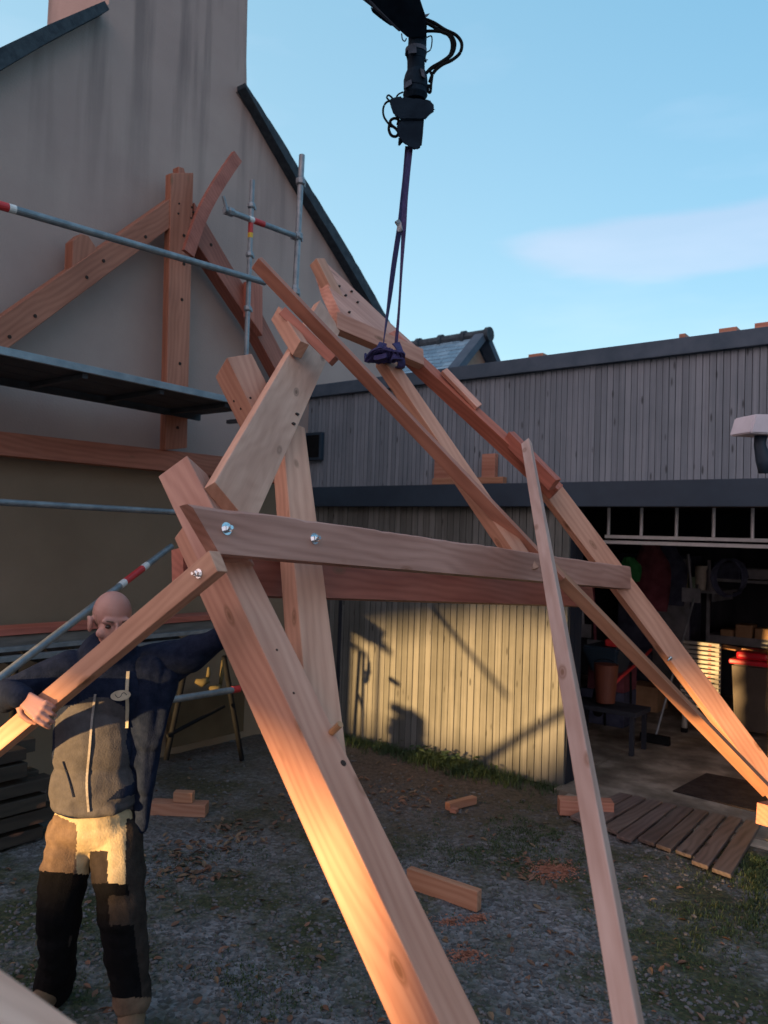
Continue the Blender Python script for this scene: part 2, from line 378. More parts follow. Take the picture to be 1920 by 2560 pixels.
def stone(bm):
    q = rnd_ground()
    if noise.noise(V((q.x * 0.8, q.y * 0.8, 4))) < -0.1 and random.random() < 0.8: return
    r = random.choice((0.004, 0.006, 0.008, 0.011)) * random.uniform(0.8, 1.5)
    s = V((random.uniform(.7, 1.4), random.uniform(.7, 1.3), random.uniform(.4, .8))) * r; a = random.uniform(0, 6.3)
    z = gz(q.x, q.y)
    vs = []
    for v in ICO[0]:
        p = V((v.x * s.x, v.y * s.y, v.z * s.z)) * random.uniform(0.85, 1.1)
        vs.append(bm.verts.new((q.x + p.x * math.cos(a) - p.y * math.sin(a), q.y + p.x * math.sin(a) + p.y * math.cos(a), z + p.z + r * 0.2)))
    for f in ICO[1]: bm.faces.new([vs[i] for i in f])
scatter('gravel_stones', 9000, stone, [M_STONE])
def leaf(bm, q=None, r=None, up=0.006):
    q = q or rnd_ground(); r = r or random.uniform(0.008, 0.024); a = random.uniform(0, 6.3)
    n = V((random.gauss(0, .35), random.gauss(0, .35), 1)).normalized(); u = n.orthogonal().normalized(); w = n.cross(u)
    u, w = u * math.cos(a) + w * math.sin(a), w * math.cos(a) - u * math.sin(a)
    c = V((q.x, q.y, gz(q.x, q.y) + up)); cu = random.uniform(0, 0.5) * r
    pts = [c - u * r * 1.3, c - u * r * 0.4 + w * r * .6 + n * cu, c + u * r * .5 + w * r * .5 + n * cu, c + u * r * 1.4, c + u * r * .5 - w * r * .55 + n * cu, c - u * r * .4 - w * r * .6 + n * cu]
    vs = [bm.verts.new(p) for p in pts]
    f1 = bm.faces.new((vs[0], vs[1], vs[2], vs[3])); f2 = bm.faces.new((vs[3], vs[4], vs[5], vs[0]))
    k = random.random() < 0.3
    f1.material_index = f2.material_index = 1 if k else 0
scatter('fallen_leaves', 420, leaf, [M_LEAF, M_LEAF2])
def leafclump(bm):
    c = [(440, 2130), (760, 2010), (1000, 2000), (1290, 2170), (520, 2180), (900, 1960), (1060, 1990), (420, 2200), (560, 2090), (650, 2080)][random.randrange(10)]
    q = GC(c[0] + random.gauss(0, 45), c[1] + random.gauss(0, 22)); leaf(bm, q, random.uniform(0.01, 0.026), 0.01)
scatter('leaf_litter', 380, leafclump, [M_LEAF, M_LEAF2])
def blade(bm, q, h, mi=0):
    a = random.uniform(0, 6.3); w = random.uniform(.0015, .004); l = V((math.cos(a), math.sin(a), 0)); s = V((-l.y, l.x, 0)) * w
    z = V((q.x, q.y, gz(q.x, q.y) - 0.004)); b_ = random.uniform(.2, 1.1) * h
    p = [z - s, z + s, z + l * b_ * .35 + V((0, 0, h * .65)) + s * .7, z + l * b_ * .35 + V((0, 0, h * .65)) - s * .7, z + l * b_ + V((0, 0, h))]
    v = [bm.verts.new(x) for x in p]
    bm.faces.new(v[:4]).material_index = mi; bm.faces.new((v[3], v[2], v[4])).material_index = mi
def grass(bm):
    # patches as seen in the yard
    pt = [(480, 2170, 90, 30, .022), (1240, 2080, 90, 45, .035), (1290, 2130, 120, 30, .035), (1850, 2270, 90, 60, .05), (700, 2120, 60, 60, .02), (600, 2480, 120, 50, .03), (230, 2330, 90, 60, .02), (1500, 2240, 160, 50, .025), (60, 2500, 90, 60, .025), (1700, 2400, 150, 80, .025), (1050, 2120, 120, 50, .02), (1420, 2070, 60, 25, .03), (1890, 2180, 20, 50, .06)][random.randrange(13)]
    q = GC(pt[0] + random.gauss(0, pt[2]), pt[1] + random.gauss(0, pt[3]))
    if (q - BO).dot(NB) < 0.45: return
    if noise.noise(V((q.x * 2.5, q.y * 2.5, 7))) < -0.12: return
    for _ in range(9):
        blade(bm, q + V((random.gauss(0, .02), random.gauss(0, .02), 0)), pt[4] * .62 * random.uniform(.4, 1.1), 0 if random.random() < .8 else 1)
scatter('grass_patches', 4200, grass, [M_GRASS, M_GRASS2])
def foot_grass(bm):
    s = random.uniform(-0.6, 2.35); o = abs(random.gauss(0, .13)) + 0.03
    k = 0.5 + 0.5 * noise.noise(V((s * 3, 0, 2))) + (0.5 if 0.9 < s < 1.7 else 0)
    if random.random() > k: return
    q = BW(s, o, 0)
    for _ in range(6): blade(bm, q + V((random.gauss(0, .02), random.gauss(0, .02), 0)), random.uniform(.03, .11) * (0.6 + k * .5))
scatter('grass_fringe', 1500, foot_grass, [M_GRASS, M_GRASS2])
def weedleaf(bm):
    s = random.gauss(1.25, .25); o = abs(random.gauss(0.12, .08)) + .03; q = BW(s, o, 0); leaf(bm, q, random.uniform(.012, .03), random.uniform(.01, .13))
scatter('ivy_and_weeds', 150, weedleaf, [M_GRASS, M_GRASS])
def sawdust(name, cx, cy, rx, ry, n):
    def f(bm):
        a = random.uniform(0, 6.3); r = min(1.25, abs(random.gauss(0, .5)))
        q = GC(cx + math.cos(a) * rx * r, cy + math.sin(a) * ry * r)
        leaf(bm, q, random.uniform(.002, .008), .004)
    return f
for c in ((1385, 2182, 62, 26, 2600), (1165, 2395, 60, 22, 500), (1190, 2300, 40, 14, 450), (1130, 2310, 60, 20, 200)):
    scatter('sawdust_pile', c[4], sawdust('s', *c), [M_SAW, M_SAW])

# ================================================================== barn
M_SLATU = None
def slat_mat(name, c1, c2, c3, rough=0.8):
    m, t, b = newmat(name, c1, rough)
    tc = t.nodes.new('ShaderNodeTexCoord'); g = t.nodes.new('ShaderNodeNewGeometry')
    mp = t.nodes.new('ShaderNodeMapping'); mp.inputs['Scale'].default_value = (60, 60, 1.2)
    t.links.new(tc.outputs['Object'], mp.inputs[0])
    n = N(t, 'ShaderNodeTexNoise', Scale=1.0, Detail=5); t.links.new(mp.outputs[0], n.inputs['Vector'])
    n2 = N(t, 'ShaderNodeTexNoise', Scale=1.4, Detail=6, Roughness=.65); t.links.new(tc.outputs['Object'], n2.inputs['Vector'])
    ad = N(t, 'ShaderNodeMath', operation='ADD'); ml = N(t, 'ShaderNodeMath', operation='MULTIPLY'); ml.inputs[1].default_value = 0.42
    t.links.new(g.outputs['Random Per Island'], ml.inputs[0]); t.links.new(n.outputs[0], ad.inputs[0]); t.links.new(ml.outputs[0], ad.inputs[1])
    ad2 = N(t, 'ShaderNodeMath', operation='ADD'); t.links.new(ad.outputs[0], ad2.inputs[0]); t.links.new(n2.outputs[0], ad2.inputs[1])
    ml2 = N(t, 'ShaderNodeMath', operation='MULTIPLY'); ml2.inputs[1].default_value = 0.7; t.links.new(ad2.outputs[0], ml2.inputs[0])
    r = ramp(t, [(0.55, c1), (0.8, c2), (1.0, c3)]); t.links.new(ml2.outputs[0], r.inputs[0])
    mk = t.nodes.new('ShaderNodeMapping'); mk.inputs['Scale'].default_value = (14, 14, 3.2); t.links.new(tc.outputs['Object'], mk.inputs[0])
    vk = N(t, 'ShaderNodeTexVoronoi', Scale=1.0); t.links.new(mk.outputs[0], vk.inputs['Vector'])
    rk = ramp(t, [(0.07, (1, 1, 1)), (0.14, (0, 0, 0))]); t.links.new(vk.outputs['Distance'], rk.inputs[0])
    mx = t.nodes.new('ShaderNodeMixRGB'); t.links.new(rk.outputs[0], mx.inputs[0]); t.links.new(r.outputs[0], mx.inputs[1]); mx.inputs[2].default_value = (*[x * .4 for x in c1], 1)
    t.links.new(mx.outputs[0], b.inputs['Base Color'])
    bp = N(t, 'ShaderNodeBump', Strength=.3, Distance=.004); t.links.new(n.outputs[0], bp.inputs['Height']); t.links.new(bp.outputs[0], b.inputs['Normal'])
    return m
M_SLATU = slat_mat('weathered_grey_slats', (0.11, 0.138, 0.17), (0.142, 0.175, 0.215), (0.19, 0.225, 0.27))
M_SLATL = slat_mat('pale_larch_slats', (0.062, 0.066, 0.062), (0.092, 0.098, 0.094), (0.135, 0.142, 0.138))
M_FASC = noisy('slate_grey_metal_trim', (0.055, 0.082, 0.115), (0.08, 0.11, 0.15), 6, 0.8, 0.0, bump=0.05)
M_BAND = noisy('dark_blue_steel_beam', (0.010, 0.026, 0.048), (0.017, 0.038, 0.065), 3, 0.6, bump=0.05)
M_DARKW = noisy('dark_interior_boards', (0.016, 0.019, 0.028), (0.034, 0.038, 0.05), 4, 0.9, mscale=(1, 1, .2))
M_CONC = noisy('worn_concrete', (0.11, 0.095, 0.08), (0.18, 0.16, 0.135), 3, 0.85, bump=0.3, bscale=60, c3=(0.31, 0.28, 0.24))
zt = [BP(1236, 912)[1], BP(1480, 880)[1], BP(1920, 816)[1], BP(900, 959)[1]]
Z_TOP = sum(zt[:3]) / 3
zb = [BP(1256, 1204, .1)[1], BP(1920, 1200, .1)[1], BP(1460, 1267, .1)[1], BP(791, 1265, .1)[1]]
Z_B1 = (zb[0] + zb[1]) / 2; Z_B0 = (zb[2] + zb[3]) / 2
S_BAY = BP(1415, 1900)[0]
print('BARN', zt, zb, S_BAY, BP(861, 1700), BP(790, 1240))
S_L, S_R = -0.7, 8.5
barn = empty('barn', BO, 'slatted timber barn with an open bay and a dark beam across its front', 'barn')
def slats(s0, s1, z0, z1, pitch, gap, y0=-0.022, y1=0.0, jit=0.0):
    bm = bmesh.new(); s = s0
    while s + pitch - gap <= s1 + 1e-6:
        d = random.uniform(-jit, jit)
        box(bm, s, s + pitch - gap, y0 + d, y1, z0, z1 + 0)
        s += pitch
    return bm
bm = bmesh.new(); box(bm, S_L, S_R, 0.004, 0.10, Z_B0, Z_TOP - .01); obj('backing_board', bm, M_DARKW, barn, MB_)
bm = bmesh.new(); box(bm, S_L, S_BAY, 0.004, 0.10, -0.05, Z_B0 - .003); obj('backing_board', bm, M_DARKW, barn, MB_)
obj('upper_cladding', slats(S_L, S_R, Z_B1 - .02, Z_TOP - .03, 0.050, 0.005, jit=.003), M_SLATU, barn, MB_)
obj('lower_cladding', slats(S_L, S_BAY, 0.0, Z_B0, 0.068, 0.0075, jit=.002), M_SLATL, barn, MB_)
bm = bmesh.new(); box(bm, -0.16, -0.12, -0.032, -.0225, 0.02, 1.75); obj('corner_batten', bm, M_DARKW, barn, MB_)
bm = bmesh.new(); box(bm, S_L, S_R, -.10, -.0265, Z_B0, Z_B1, bev=.004); obj('front_beam', bm, M_BAND, barn, MB_)
bm = bmesh.new(); box(bm, S_L - .05, S_R, -.07, 0.14, Z_TOP - .13, Z_TOP, bev=.006); obj('roof_trim', bm, M_FASC, barn, MB_)
bm = bmesh.new()
vs = [bm.verts.new(p) for p in ((S_L, .1, Z_TOP - .04), (S_R, .1, Z_TOP - .04), (S_R, 6, Z_TOP + .05 - .4), (S_L, 6, Z_TOP - .35))]; bm.faces.new(vs)
vs2 = [bm.verts.new(v.co - V((0, 0, .06))) for v in vs]; bm.faces.new(vs2[::-1])
for i in range(4): bm.faces.new((vs[i], vs2[i], vs2[(i + 1) % 4], vs[(i + 1) % 4]))
obj('roof', bm, M_FASC, barn, MB_)
# return of the cladding at the bay, side wall, back wall, ceiling
bm = bmesh.new(); box(bm, S_BAY - .06, S_BAY + .004, .105, .24, 0, Z_B0 - .004); box(bm, S_L - .3, S_L - .26, .11, 5.4, 0, Z_B0 + .2)
obj('side_wall', bm, M_DARKW, barn, MB_)
bm = bmesh.new(); box(bm, S_L - .3, S_R, 5.401, 5.5, 0, Z_B0 + .8); box(bm, S_R - .1, S_R, .2, 5.39, 0, Z_B0 + .6); obj('back_wall', bm, M_DARKW, barn, MB_)
bm = bmesh.new(); box(bm, S_L - .3, S_R + .1, .103, 5.45, Z_B0 + .199, Z_B0 + .26); obj('ceiling', bm, M_DARKW, barn, MB_)
# concrete slab and its pale step
bm = bmesh.new()
box(bm, S_BAY - .03, S_R - .12, -.16, 5.38, -.08, 0.028, bev=.01); box(bm, S_L - .25, S_BAY - .031, .11, 5.38, -.08, 0.028)
tag(obj('concrete_floor', bm, M_CONC, None, MB_), kind='structure')
M_STEP = noisy('pale_concrete_edge', (0.26, 0.235, 0.20), (0.36, 0.33, 0.28), 9, .85, bump=.3)
bm = bmesh.new(); box(bm, S_BAY + .1, S_R - .5, -.30, -.165, -.08, 0.020, bev=.012)
tag(obj('concrete_kerb', bm, M_STEP, None, MB_), kind='structure')
def poly_ground(px, z):
    return [GC(x, y, z) for x, y in px]
bm = bmesh.new(); pz = poly_ground([(1682, 1976), (1766, 1932), (1906, 1958), (1960, 2045)], .04)
a = [bm.verts.new(p) for p in pz]; b_ = [bm.verts.new(p - V((0, 0, .010))) for p in pz]
bm.faces.new(a); bm.faces.new(b_[::-1])
for i in range(4): bm.faces.new((a[i], b_[i], b_[(i + 1) % 4], a[(i + 1) % 4]))
tag(obj('door_mat', bm, noisy('dark_rubber_mat', (0.022, 0.018, 0.018), (0.045, 0.036, 0.034), 14, .9, bump=.5)), 'dark rubber mat lying on the concrete by the front edge of the bay', 'mat')
# plank ramp
ramp_pts = [GC(1546, 1995), GC(1906, 2074), GC(1833, 2203), GC(1424, 2055)]
ramp_ = empty('plank_ramp', ramp_pts[0], 'weathered grey plank ramp with gaps lying in front of the concrete', 'ramp')
M_GREYP = wood('weathered_grey_plank', (0.15, 0.12, 0.115), (0.075, 0.06, 0.058), knot=(.04, .03, .03), freq=26)
nr = 9
for i in range(nr):
    u0 = i / nr + .006; u1 = (i + 1) / nr - (.016 if i in (1, 3, 5, 6, 7) else .006)
    T0 = ramp_pts[0].lerp(ramp_pts[1], u0); T1 = ramp_pts[0].lerp(ramp_pts[1], u1)
    B0 = ramp_pts[3].lerp(ramp_pts[2], u0); B1 = ramp_pts[3].lerp(ramp_pts[2], u1)
    ex = random.uniform(-.06, .05); ax = (B0 - T0).normalized(); o0 = T0.copy(); o0.z = .045; fr = frame(o0, ax, V((-ax.y, ax.x, 0))); inv = fr.inverted(); bm = bmesh.new(); hh_ = random.uniform(0, .006)
    q4 = [T0, T1, B1 + (B1 - T1).normalized() * ex, B0 + ax * ex]
    a = [bm.verts.new(inv @ V((p.x, p.y, .045 + hh_))) for p in q4]; b_ = [bm.verts.new(inv @ V((p.x, p.y, .023))) for p in q4]
    bm.faces.new(a); bm.faces.new(b_[::-1])
    for k in range(4): bm.faces.new((a[k], b_[k], b_[(k + 1) % 4], a[(k + 1) % 4]))
    bmesh.ops.bevel(bm, geom=list(bm.edges), offset=.003, segments=1, affect='EDGES')
    obj('plank', bm, M_GREYP, ramp_, fr)
for f_ in (.12, .85):
    A = ramp_pts[0].lerp(ramp_pts[3], f_); B = ramp_pts[1].lerp(ramp_pts[2], f_); bm = bmesh.new(); d = (B - A)
    box(bm, .02, d.length - .02, -.03, .03, -.05, .022); obj('bearer', bm, M_GREYP, ramp_, frame(A, d, V((-d.y, d.x, 0))))

# ================================================================== house
def render_mat():
    m, t, b = newmat('lime_render', (0.3, 0.28, 0.25), 0.92)
    tc = t.nodes.new('ShaderNodeTexCoord')
    n = N(t, 'ShaderNodeTexNoise', Scale=0.8, Detail=7, Roughness=.6); t.links.new(tc.outputs['Object'], n.inputs['Vector'])
    r = ramp(t, [(0.3, (0.33, 0.245, 0.225)), (0.5, (0.37, 0.28, 0.255)), (0.72, (0.42, 0.33, 0.295))]); t.links.new(n.outputs[0], r.inputs[0])
    # rain streaks below the chimney
    mp = t.nodes.new('ShaderNodeMapping'); mp.inputs['Scale'].default_value = (3.2, 1, .22); t.links.new(tc.outputs['Object'], mp.inputs[0])
    n2 = N(t, 'ShaderNodeTexNoise', Scale=1.3, Detail=5, Roughness=.55); t.links.new(mp.outputs[0], n2.inputs['Vector'])
    r2 = ramp(t, [(0.36, (.60, .61, .63)), (0.50, (1, 1, 1))]); t.links.new(n2.outputs[0], r2.inputs[0])
    sx = t.nodes.new('ShaderNodeSeparateXYZ'); t.links.new(tc.outputs['Object'], sx.inputs[0])
    m1 = N(t, 'ShaderNodeMapRange'); m1.inputs[1].default_value = 4.3; m1.inputs[2].default_value = 6.4; t.links.new(sx.outputs[2], m1.inputs[0])
    mx = t.nodes.new('ShaderNodeMixRGB'); mx.blend_type = 'MULTIPLY'; t.links.new(m1.outputs[0], mx.inputs[0]); t.links.new(r.outputs[0], mx.inputs[1]); t.links.new(r2.outputs[0], mx.inputs[2])
    # darker ochre tone low on the wall
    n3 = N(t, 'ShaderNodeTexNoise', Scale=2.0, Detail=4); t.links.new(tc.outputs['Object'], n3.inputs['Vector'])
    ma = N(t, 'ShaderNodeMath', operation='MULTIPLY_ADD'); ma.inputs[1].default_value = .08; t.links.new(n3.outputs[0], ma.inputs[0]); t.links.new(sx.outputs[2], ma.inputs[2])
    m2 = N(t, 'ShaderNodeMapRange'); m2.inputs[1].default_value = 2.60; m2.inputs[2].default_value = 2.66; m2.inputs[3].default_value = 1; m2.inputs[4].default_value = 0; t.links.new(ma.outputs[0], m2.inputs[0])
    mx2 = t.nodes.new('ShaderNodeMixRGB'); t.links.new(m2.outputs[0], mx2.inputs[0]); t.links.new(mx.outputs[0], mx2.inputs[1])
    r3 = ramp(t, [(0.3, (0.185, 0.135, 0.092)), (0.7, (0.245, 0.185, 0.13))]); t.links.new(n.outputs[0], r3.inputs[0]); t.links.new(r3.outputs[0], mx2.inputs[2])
    t.links.new(mx2.outputs[0], b.inputs['Base Color'])
    n4 = N(t, 'ShaderNodeTexNoise', Scale=60, Detail=6); t.links.new(tc.outputs['Object'], n4.inputs['Vector'])
    bp = N(t, 'ShaderNodeBump', Strength=.5, Distance=.006); t.links.new(n4.outputs[0], bp.inputs['Height']); t.links.new(bp.outputs[0], b.inputs['Normal'])
    return m
M_REND = render_mat()
M_SLATE = noisy('blue_grey_slate', (0.03, 0.042, 0.055), (0.055, 0.075, 0.092), 14, .8, bump=.4)
house = empty('house', HO, 'rendered house gable with a broad chimney and slate verge', 'house')
def hp(x, y, off=0): s, z = HP(x, y, off); return (s, z)
gl = [hp(0, 150), hp(272, 10)]
slope_l = (gl[1][1] - gl[0][1]) / (gl[1][0] - gl[0][0])
g_r = [hp(617, 212), hp(694, 345), hp(758, 455), hp(833, 576), hp(903, 692), hp(966, 808)]
print('HOUSE', gl, slope_l, g_r)
tL = gl[0][0] - 2.2
wall_poly = [(tL, -.1), (tL, gl[0][1] - slope_l * 2.2), gl[0], gl[1], ]
wall_poly += [g_r[0]] + g_r[1:]
tR = g_r[-1][0] - .06
wall_poly = wall_poly[:-1] + [(tR, g_r[-1][1] + .04), (tR, -.1)]
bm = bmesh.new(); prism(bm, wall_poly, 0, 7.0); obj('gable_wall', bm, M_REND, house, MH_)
# chimney: a broad shaft that flares where it meets the roof
c0 = hp(619, 0); c1 = hp(616, 150); c2 = hp(622, 203)
cl_ = hp(190, 20, -.55)
ch = [gl[1], (gl[1][0] + .01, 9.0), (c0[0] - .02, 9.0), c0, c1, g_r[0]]
bm = bmesh.new(); prism(bm, ch, 0, 1.0); obj('chimney', bm, M_REND, house, MH_)
bm = bmesh.new(); prism(bm, [(cl_[0], gl[0][1]), (cl_[0] - .02, 9.0), (gl[1][0] + .008, 9.0), (gl[1][0] + .008, gl[0][1])], .10, .55); obj('chimney_shoulder', bm, M_REND, house, MH_)
def strip(bm, up, lo, y0, y1):
    n = len(up); r = []
    for k in range(n):
        r.append([bm.verts.new((up[k][0], y0, up[k][1])), bm.verts.new((up[k][0], y1, up[k][1])), bm.verts.new((lo[k][0], y1, lo[k][1])), bm.verts.new((lo[k][0], y0, lo[k][1]))])
    for k in range(n - 1):
        for j in range(4): bm.faces.new((r[k][j], r[k][(j + 1) % 4], r[k + 1][(j + 1) % 4], r[k + 1][j]))
    bm.faces.new(r[0]); bm.faces.new(r[-1][::-1])
def resample(a, n):
    out = []
    for i in range(n + 1):
        t = i / n * (len(a) - 1); k = min(int(t), len(a) - 2); f = t - k
        out.append((a[k][0] + (a[k + 1][0] - a[k][0]) * f, a[k][1] + (a[k + 1][1] - a[k][1]) * f))
    return out
up = [hp(-160, 200, .14), hp(0, 119, .14), hp(120, 62, .14), hp(262, 2, .14)]
lo = [hp(-160, 262, .14), hp(0, 176, .14), hp(120, 105, .14), hp(274, 24, .14)]
bm = bmesh.new(); strip(bm, up, lo, -.14, 0.0 - .003); obj('verge_board', bm, M_SLATE, house, MH_)
up = [hp(613, 208, .12), hp(698, 336, .12), hp(762, 446, .12), hp(838, 567, .12), hp(906, 683, .12), hp(968, 793, .12), hp(990, 832, .12)]
lo = [hp(614, 222, .12), hp(678, 346, .12), hp(740, 457, .12), hp(815, 581, .12), hp(886, 700, .12), hp(951, 812, .12), hp(975, 850, .12)]
up = [(a_[0] + random.uniform(-.004, .004), a_[1] + random.uniform(-.006, .006)) for a_ in resample(up, 48)]; lo = [(u[0] + (l[0] - u[0]) * .72, u[1] + (l[1] - u[1]) * .72) for u, l in zip(up, resample(lo, 48))]
bm = bmesh.new(); strip(bm, up, lo, -.12, -.003); obj('verge_board', bm, M_SLATE, house, MH_)
# roof slopes behind the verge
bm = bmesh.new(); u2 = [(q[0] + .03, q[1] - .02) for q in up[::6]]; l2 = [(q[0] - .01, q[1] - .06) for q in up[::6]]; strip(bm, u2, l2, .0, 7.2); obj('roof_slope', bm, M_SLATE, house, MH_)
a0 = hp(-160, 200, .14); a1 = hp(262, 2, .14)
bm = bmesh.new(); strip(bm, [(a0[0], a0[1]), (a1[0] - .06, a1[1] - .06)], [(a0[0], a0[1] - .07), (a1[0] - .06, a1[1] - .13)], .0, 7.2); obj('roof_slope', bm, M_SLATE, house, MH_)

# ---------- small slate-roofed building beyond the barn
DN = 11.0
ap = P(1208, 838, DN); er = P(1238, 914, DN); el = None
M_N = Matrix(((DH.x, -DB.x, 0, ap.x), (DH.y, -DB.y, 0, ap.y), (0, 0, 1, ap.z), (0, 0, 0, 1)))   # x along gable, y back along the ridge
if M_N.to_3x3().determinant() < 0: print('left handed N')
nb_ = empty('slate_cottage', V((ap.x, ap.y, 0)), 'small building with blue slate roof and round ridge tiles beyond the barn', 'building')
hw, dp = 1.15, 1.05
bm = bmesh.new(); prism(bm, [(-hw, -dp - .05), (0, -.08), (hw, -dp - .05), (hw, -ap.z), (-hw, -ap.z)], .12, 4.2); obj('wall', bm, noisy('pinkish_stone', (.24, .16, .13), (.34, .24, .19), 5, .9, bump=.6), nb_, M_N)
for sgn in (-1, 1):
    bm = bmesh.new()
    rows = 16
    for i in range(rows):
        f0, f1 = i / rows, (i + 1.15) / rows; j0 = -.05
        while j0 < 4.3:
            wd = .17
            x0, x1 = sgn * (hw + .2) * f0, sgn * (hw + .2) * f1; z0, z1 = -(dp + .18) * f0, -(dp + .18) * f1
            of = .014 + random.uniform(0, .006)
            p = [(x0, j0 + (i % 2) * .085, z0 + .004), (x0, j0 + wd - .006 + (i % 2) * .085, z0 + .004), (x1, j0 + wd - .006 + (i % 2) * .085, z1 + of), (x1, j0 + (i % 2) * .085, z1 + of)]
            a = [bm.verts.new(q) for q in p]; c = [bm.verts.new(V(q) - V((0, 0, .012))) for q in p]
            bm.faces.new(a); bm.faces.new(c[::-1])
            for k in range(4): bm.faces.new((a[k], c[k], c[(k + 1) % 4], a[(k + 1) % 4]))
            j0 += wd
    obj('roof_slope', bm, slat_mat('slate_tiles', (0.06, 0.13, 0.20), (0.11, 0.21, 0.30), (0.20, 0.32, 0.42), .5) if sgn < 0 else bpy.data.materials['slate_tiles'], nb_, M_N)
    bm = bmesh.new(); q0 = V((0, .0, .01)); q1 = V((sgn * (hw + .2), .0, -(dp + .19)))
    d = (q1 - q0); fr = frame(q0, d, V((0, 1, 0))); box(bm, 0, d.length, -.07, .10, -.05, .05, M=fr); obj('barge_board', bm, M_FASC, nb_, M_N)
bm = bmesh.new(); j0 = -.12; k = 0
while j0 < 4.2:
    tube(bm, [(0, j0, .0), (0, j0 + .06, .0), (0, j0 + .07, 0), (0, j0 + .42, 0)], .08, n=12, rs=[.105, .105, .078, .078]); j0 += .40
obj('ridge_tiles', bm, M_SLATE, nb_, M_N, smooth=False)

# ================================================================== unseen sun blocker added behind the viewer, its opening shaped to cut the light
LATD = V((SH.y * -1, SH.x, 0)).normalized()
if LATD.x < 0: LATD = -LATD
SO = SH * 14.0
M_S = Matrix(((LATD.x, SH.x, 0, SO.x), (LATD.y, SH.y, 0, SO.y), (0, 0, 1, 0), (0, 0, 0, 1)))
shed = empty('sun_blocker', SO, 'unseen tall dark wall added behind the viewer, its long low opening shaping the sunlight', 'shed')
def blocker_h(h): return h + 14 * math.tan(SUN_EL)
cut_edge = [(-9, 1.0), (-6.05, 1.28), (-4.05, 1.68), (-3.4, 1.62), (-2.9, 1.46), (-2.5, 1.40), (-2.05, 1.40), (-1.6, 1.31)]  # edge heights set where the sunlight should be cut off
R_LAT = -1.49
poly = [(x, blocker_h(z)) for x, z in cut_edge] + [(R_LAT, blocker_h(1.30)), (R_LAT - .02, blocker_h(1.0)), (R_LAT + .1, blocker_h(.72)), (R_LAT - .1, blocker_h(.34)), (-2.2, blocker_h(.40)), (-2.6, blocker_h(.70)), (-3.45, blocker_h(.72)), (-3.8, blocker_h(.45)), (-9, blocker_h(.42)), (-9, 0), (9, 0), (9, 11.5), (-9.6, 11.5), (-9.6, 0), (-9.01, 0), (-9.01, blocker_h(1.0))]
bm = bmesh.new(); prism(bm, poly, 0, .12); obj('wall', bm, M_DARKW, shed, M_S)
bm = bmesh.new(); prism(bm, [(-9.9, 11.4), (9.3, 11.4), (9.3, 11.55), (-9.9, 11.55)], -.5, 2.2); obj('roof', bm, M_SLATE, shed, M_S)  # slab capping the added sun blocker

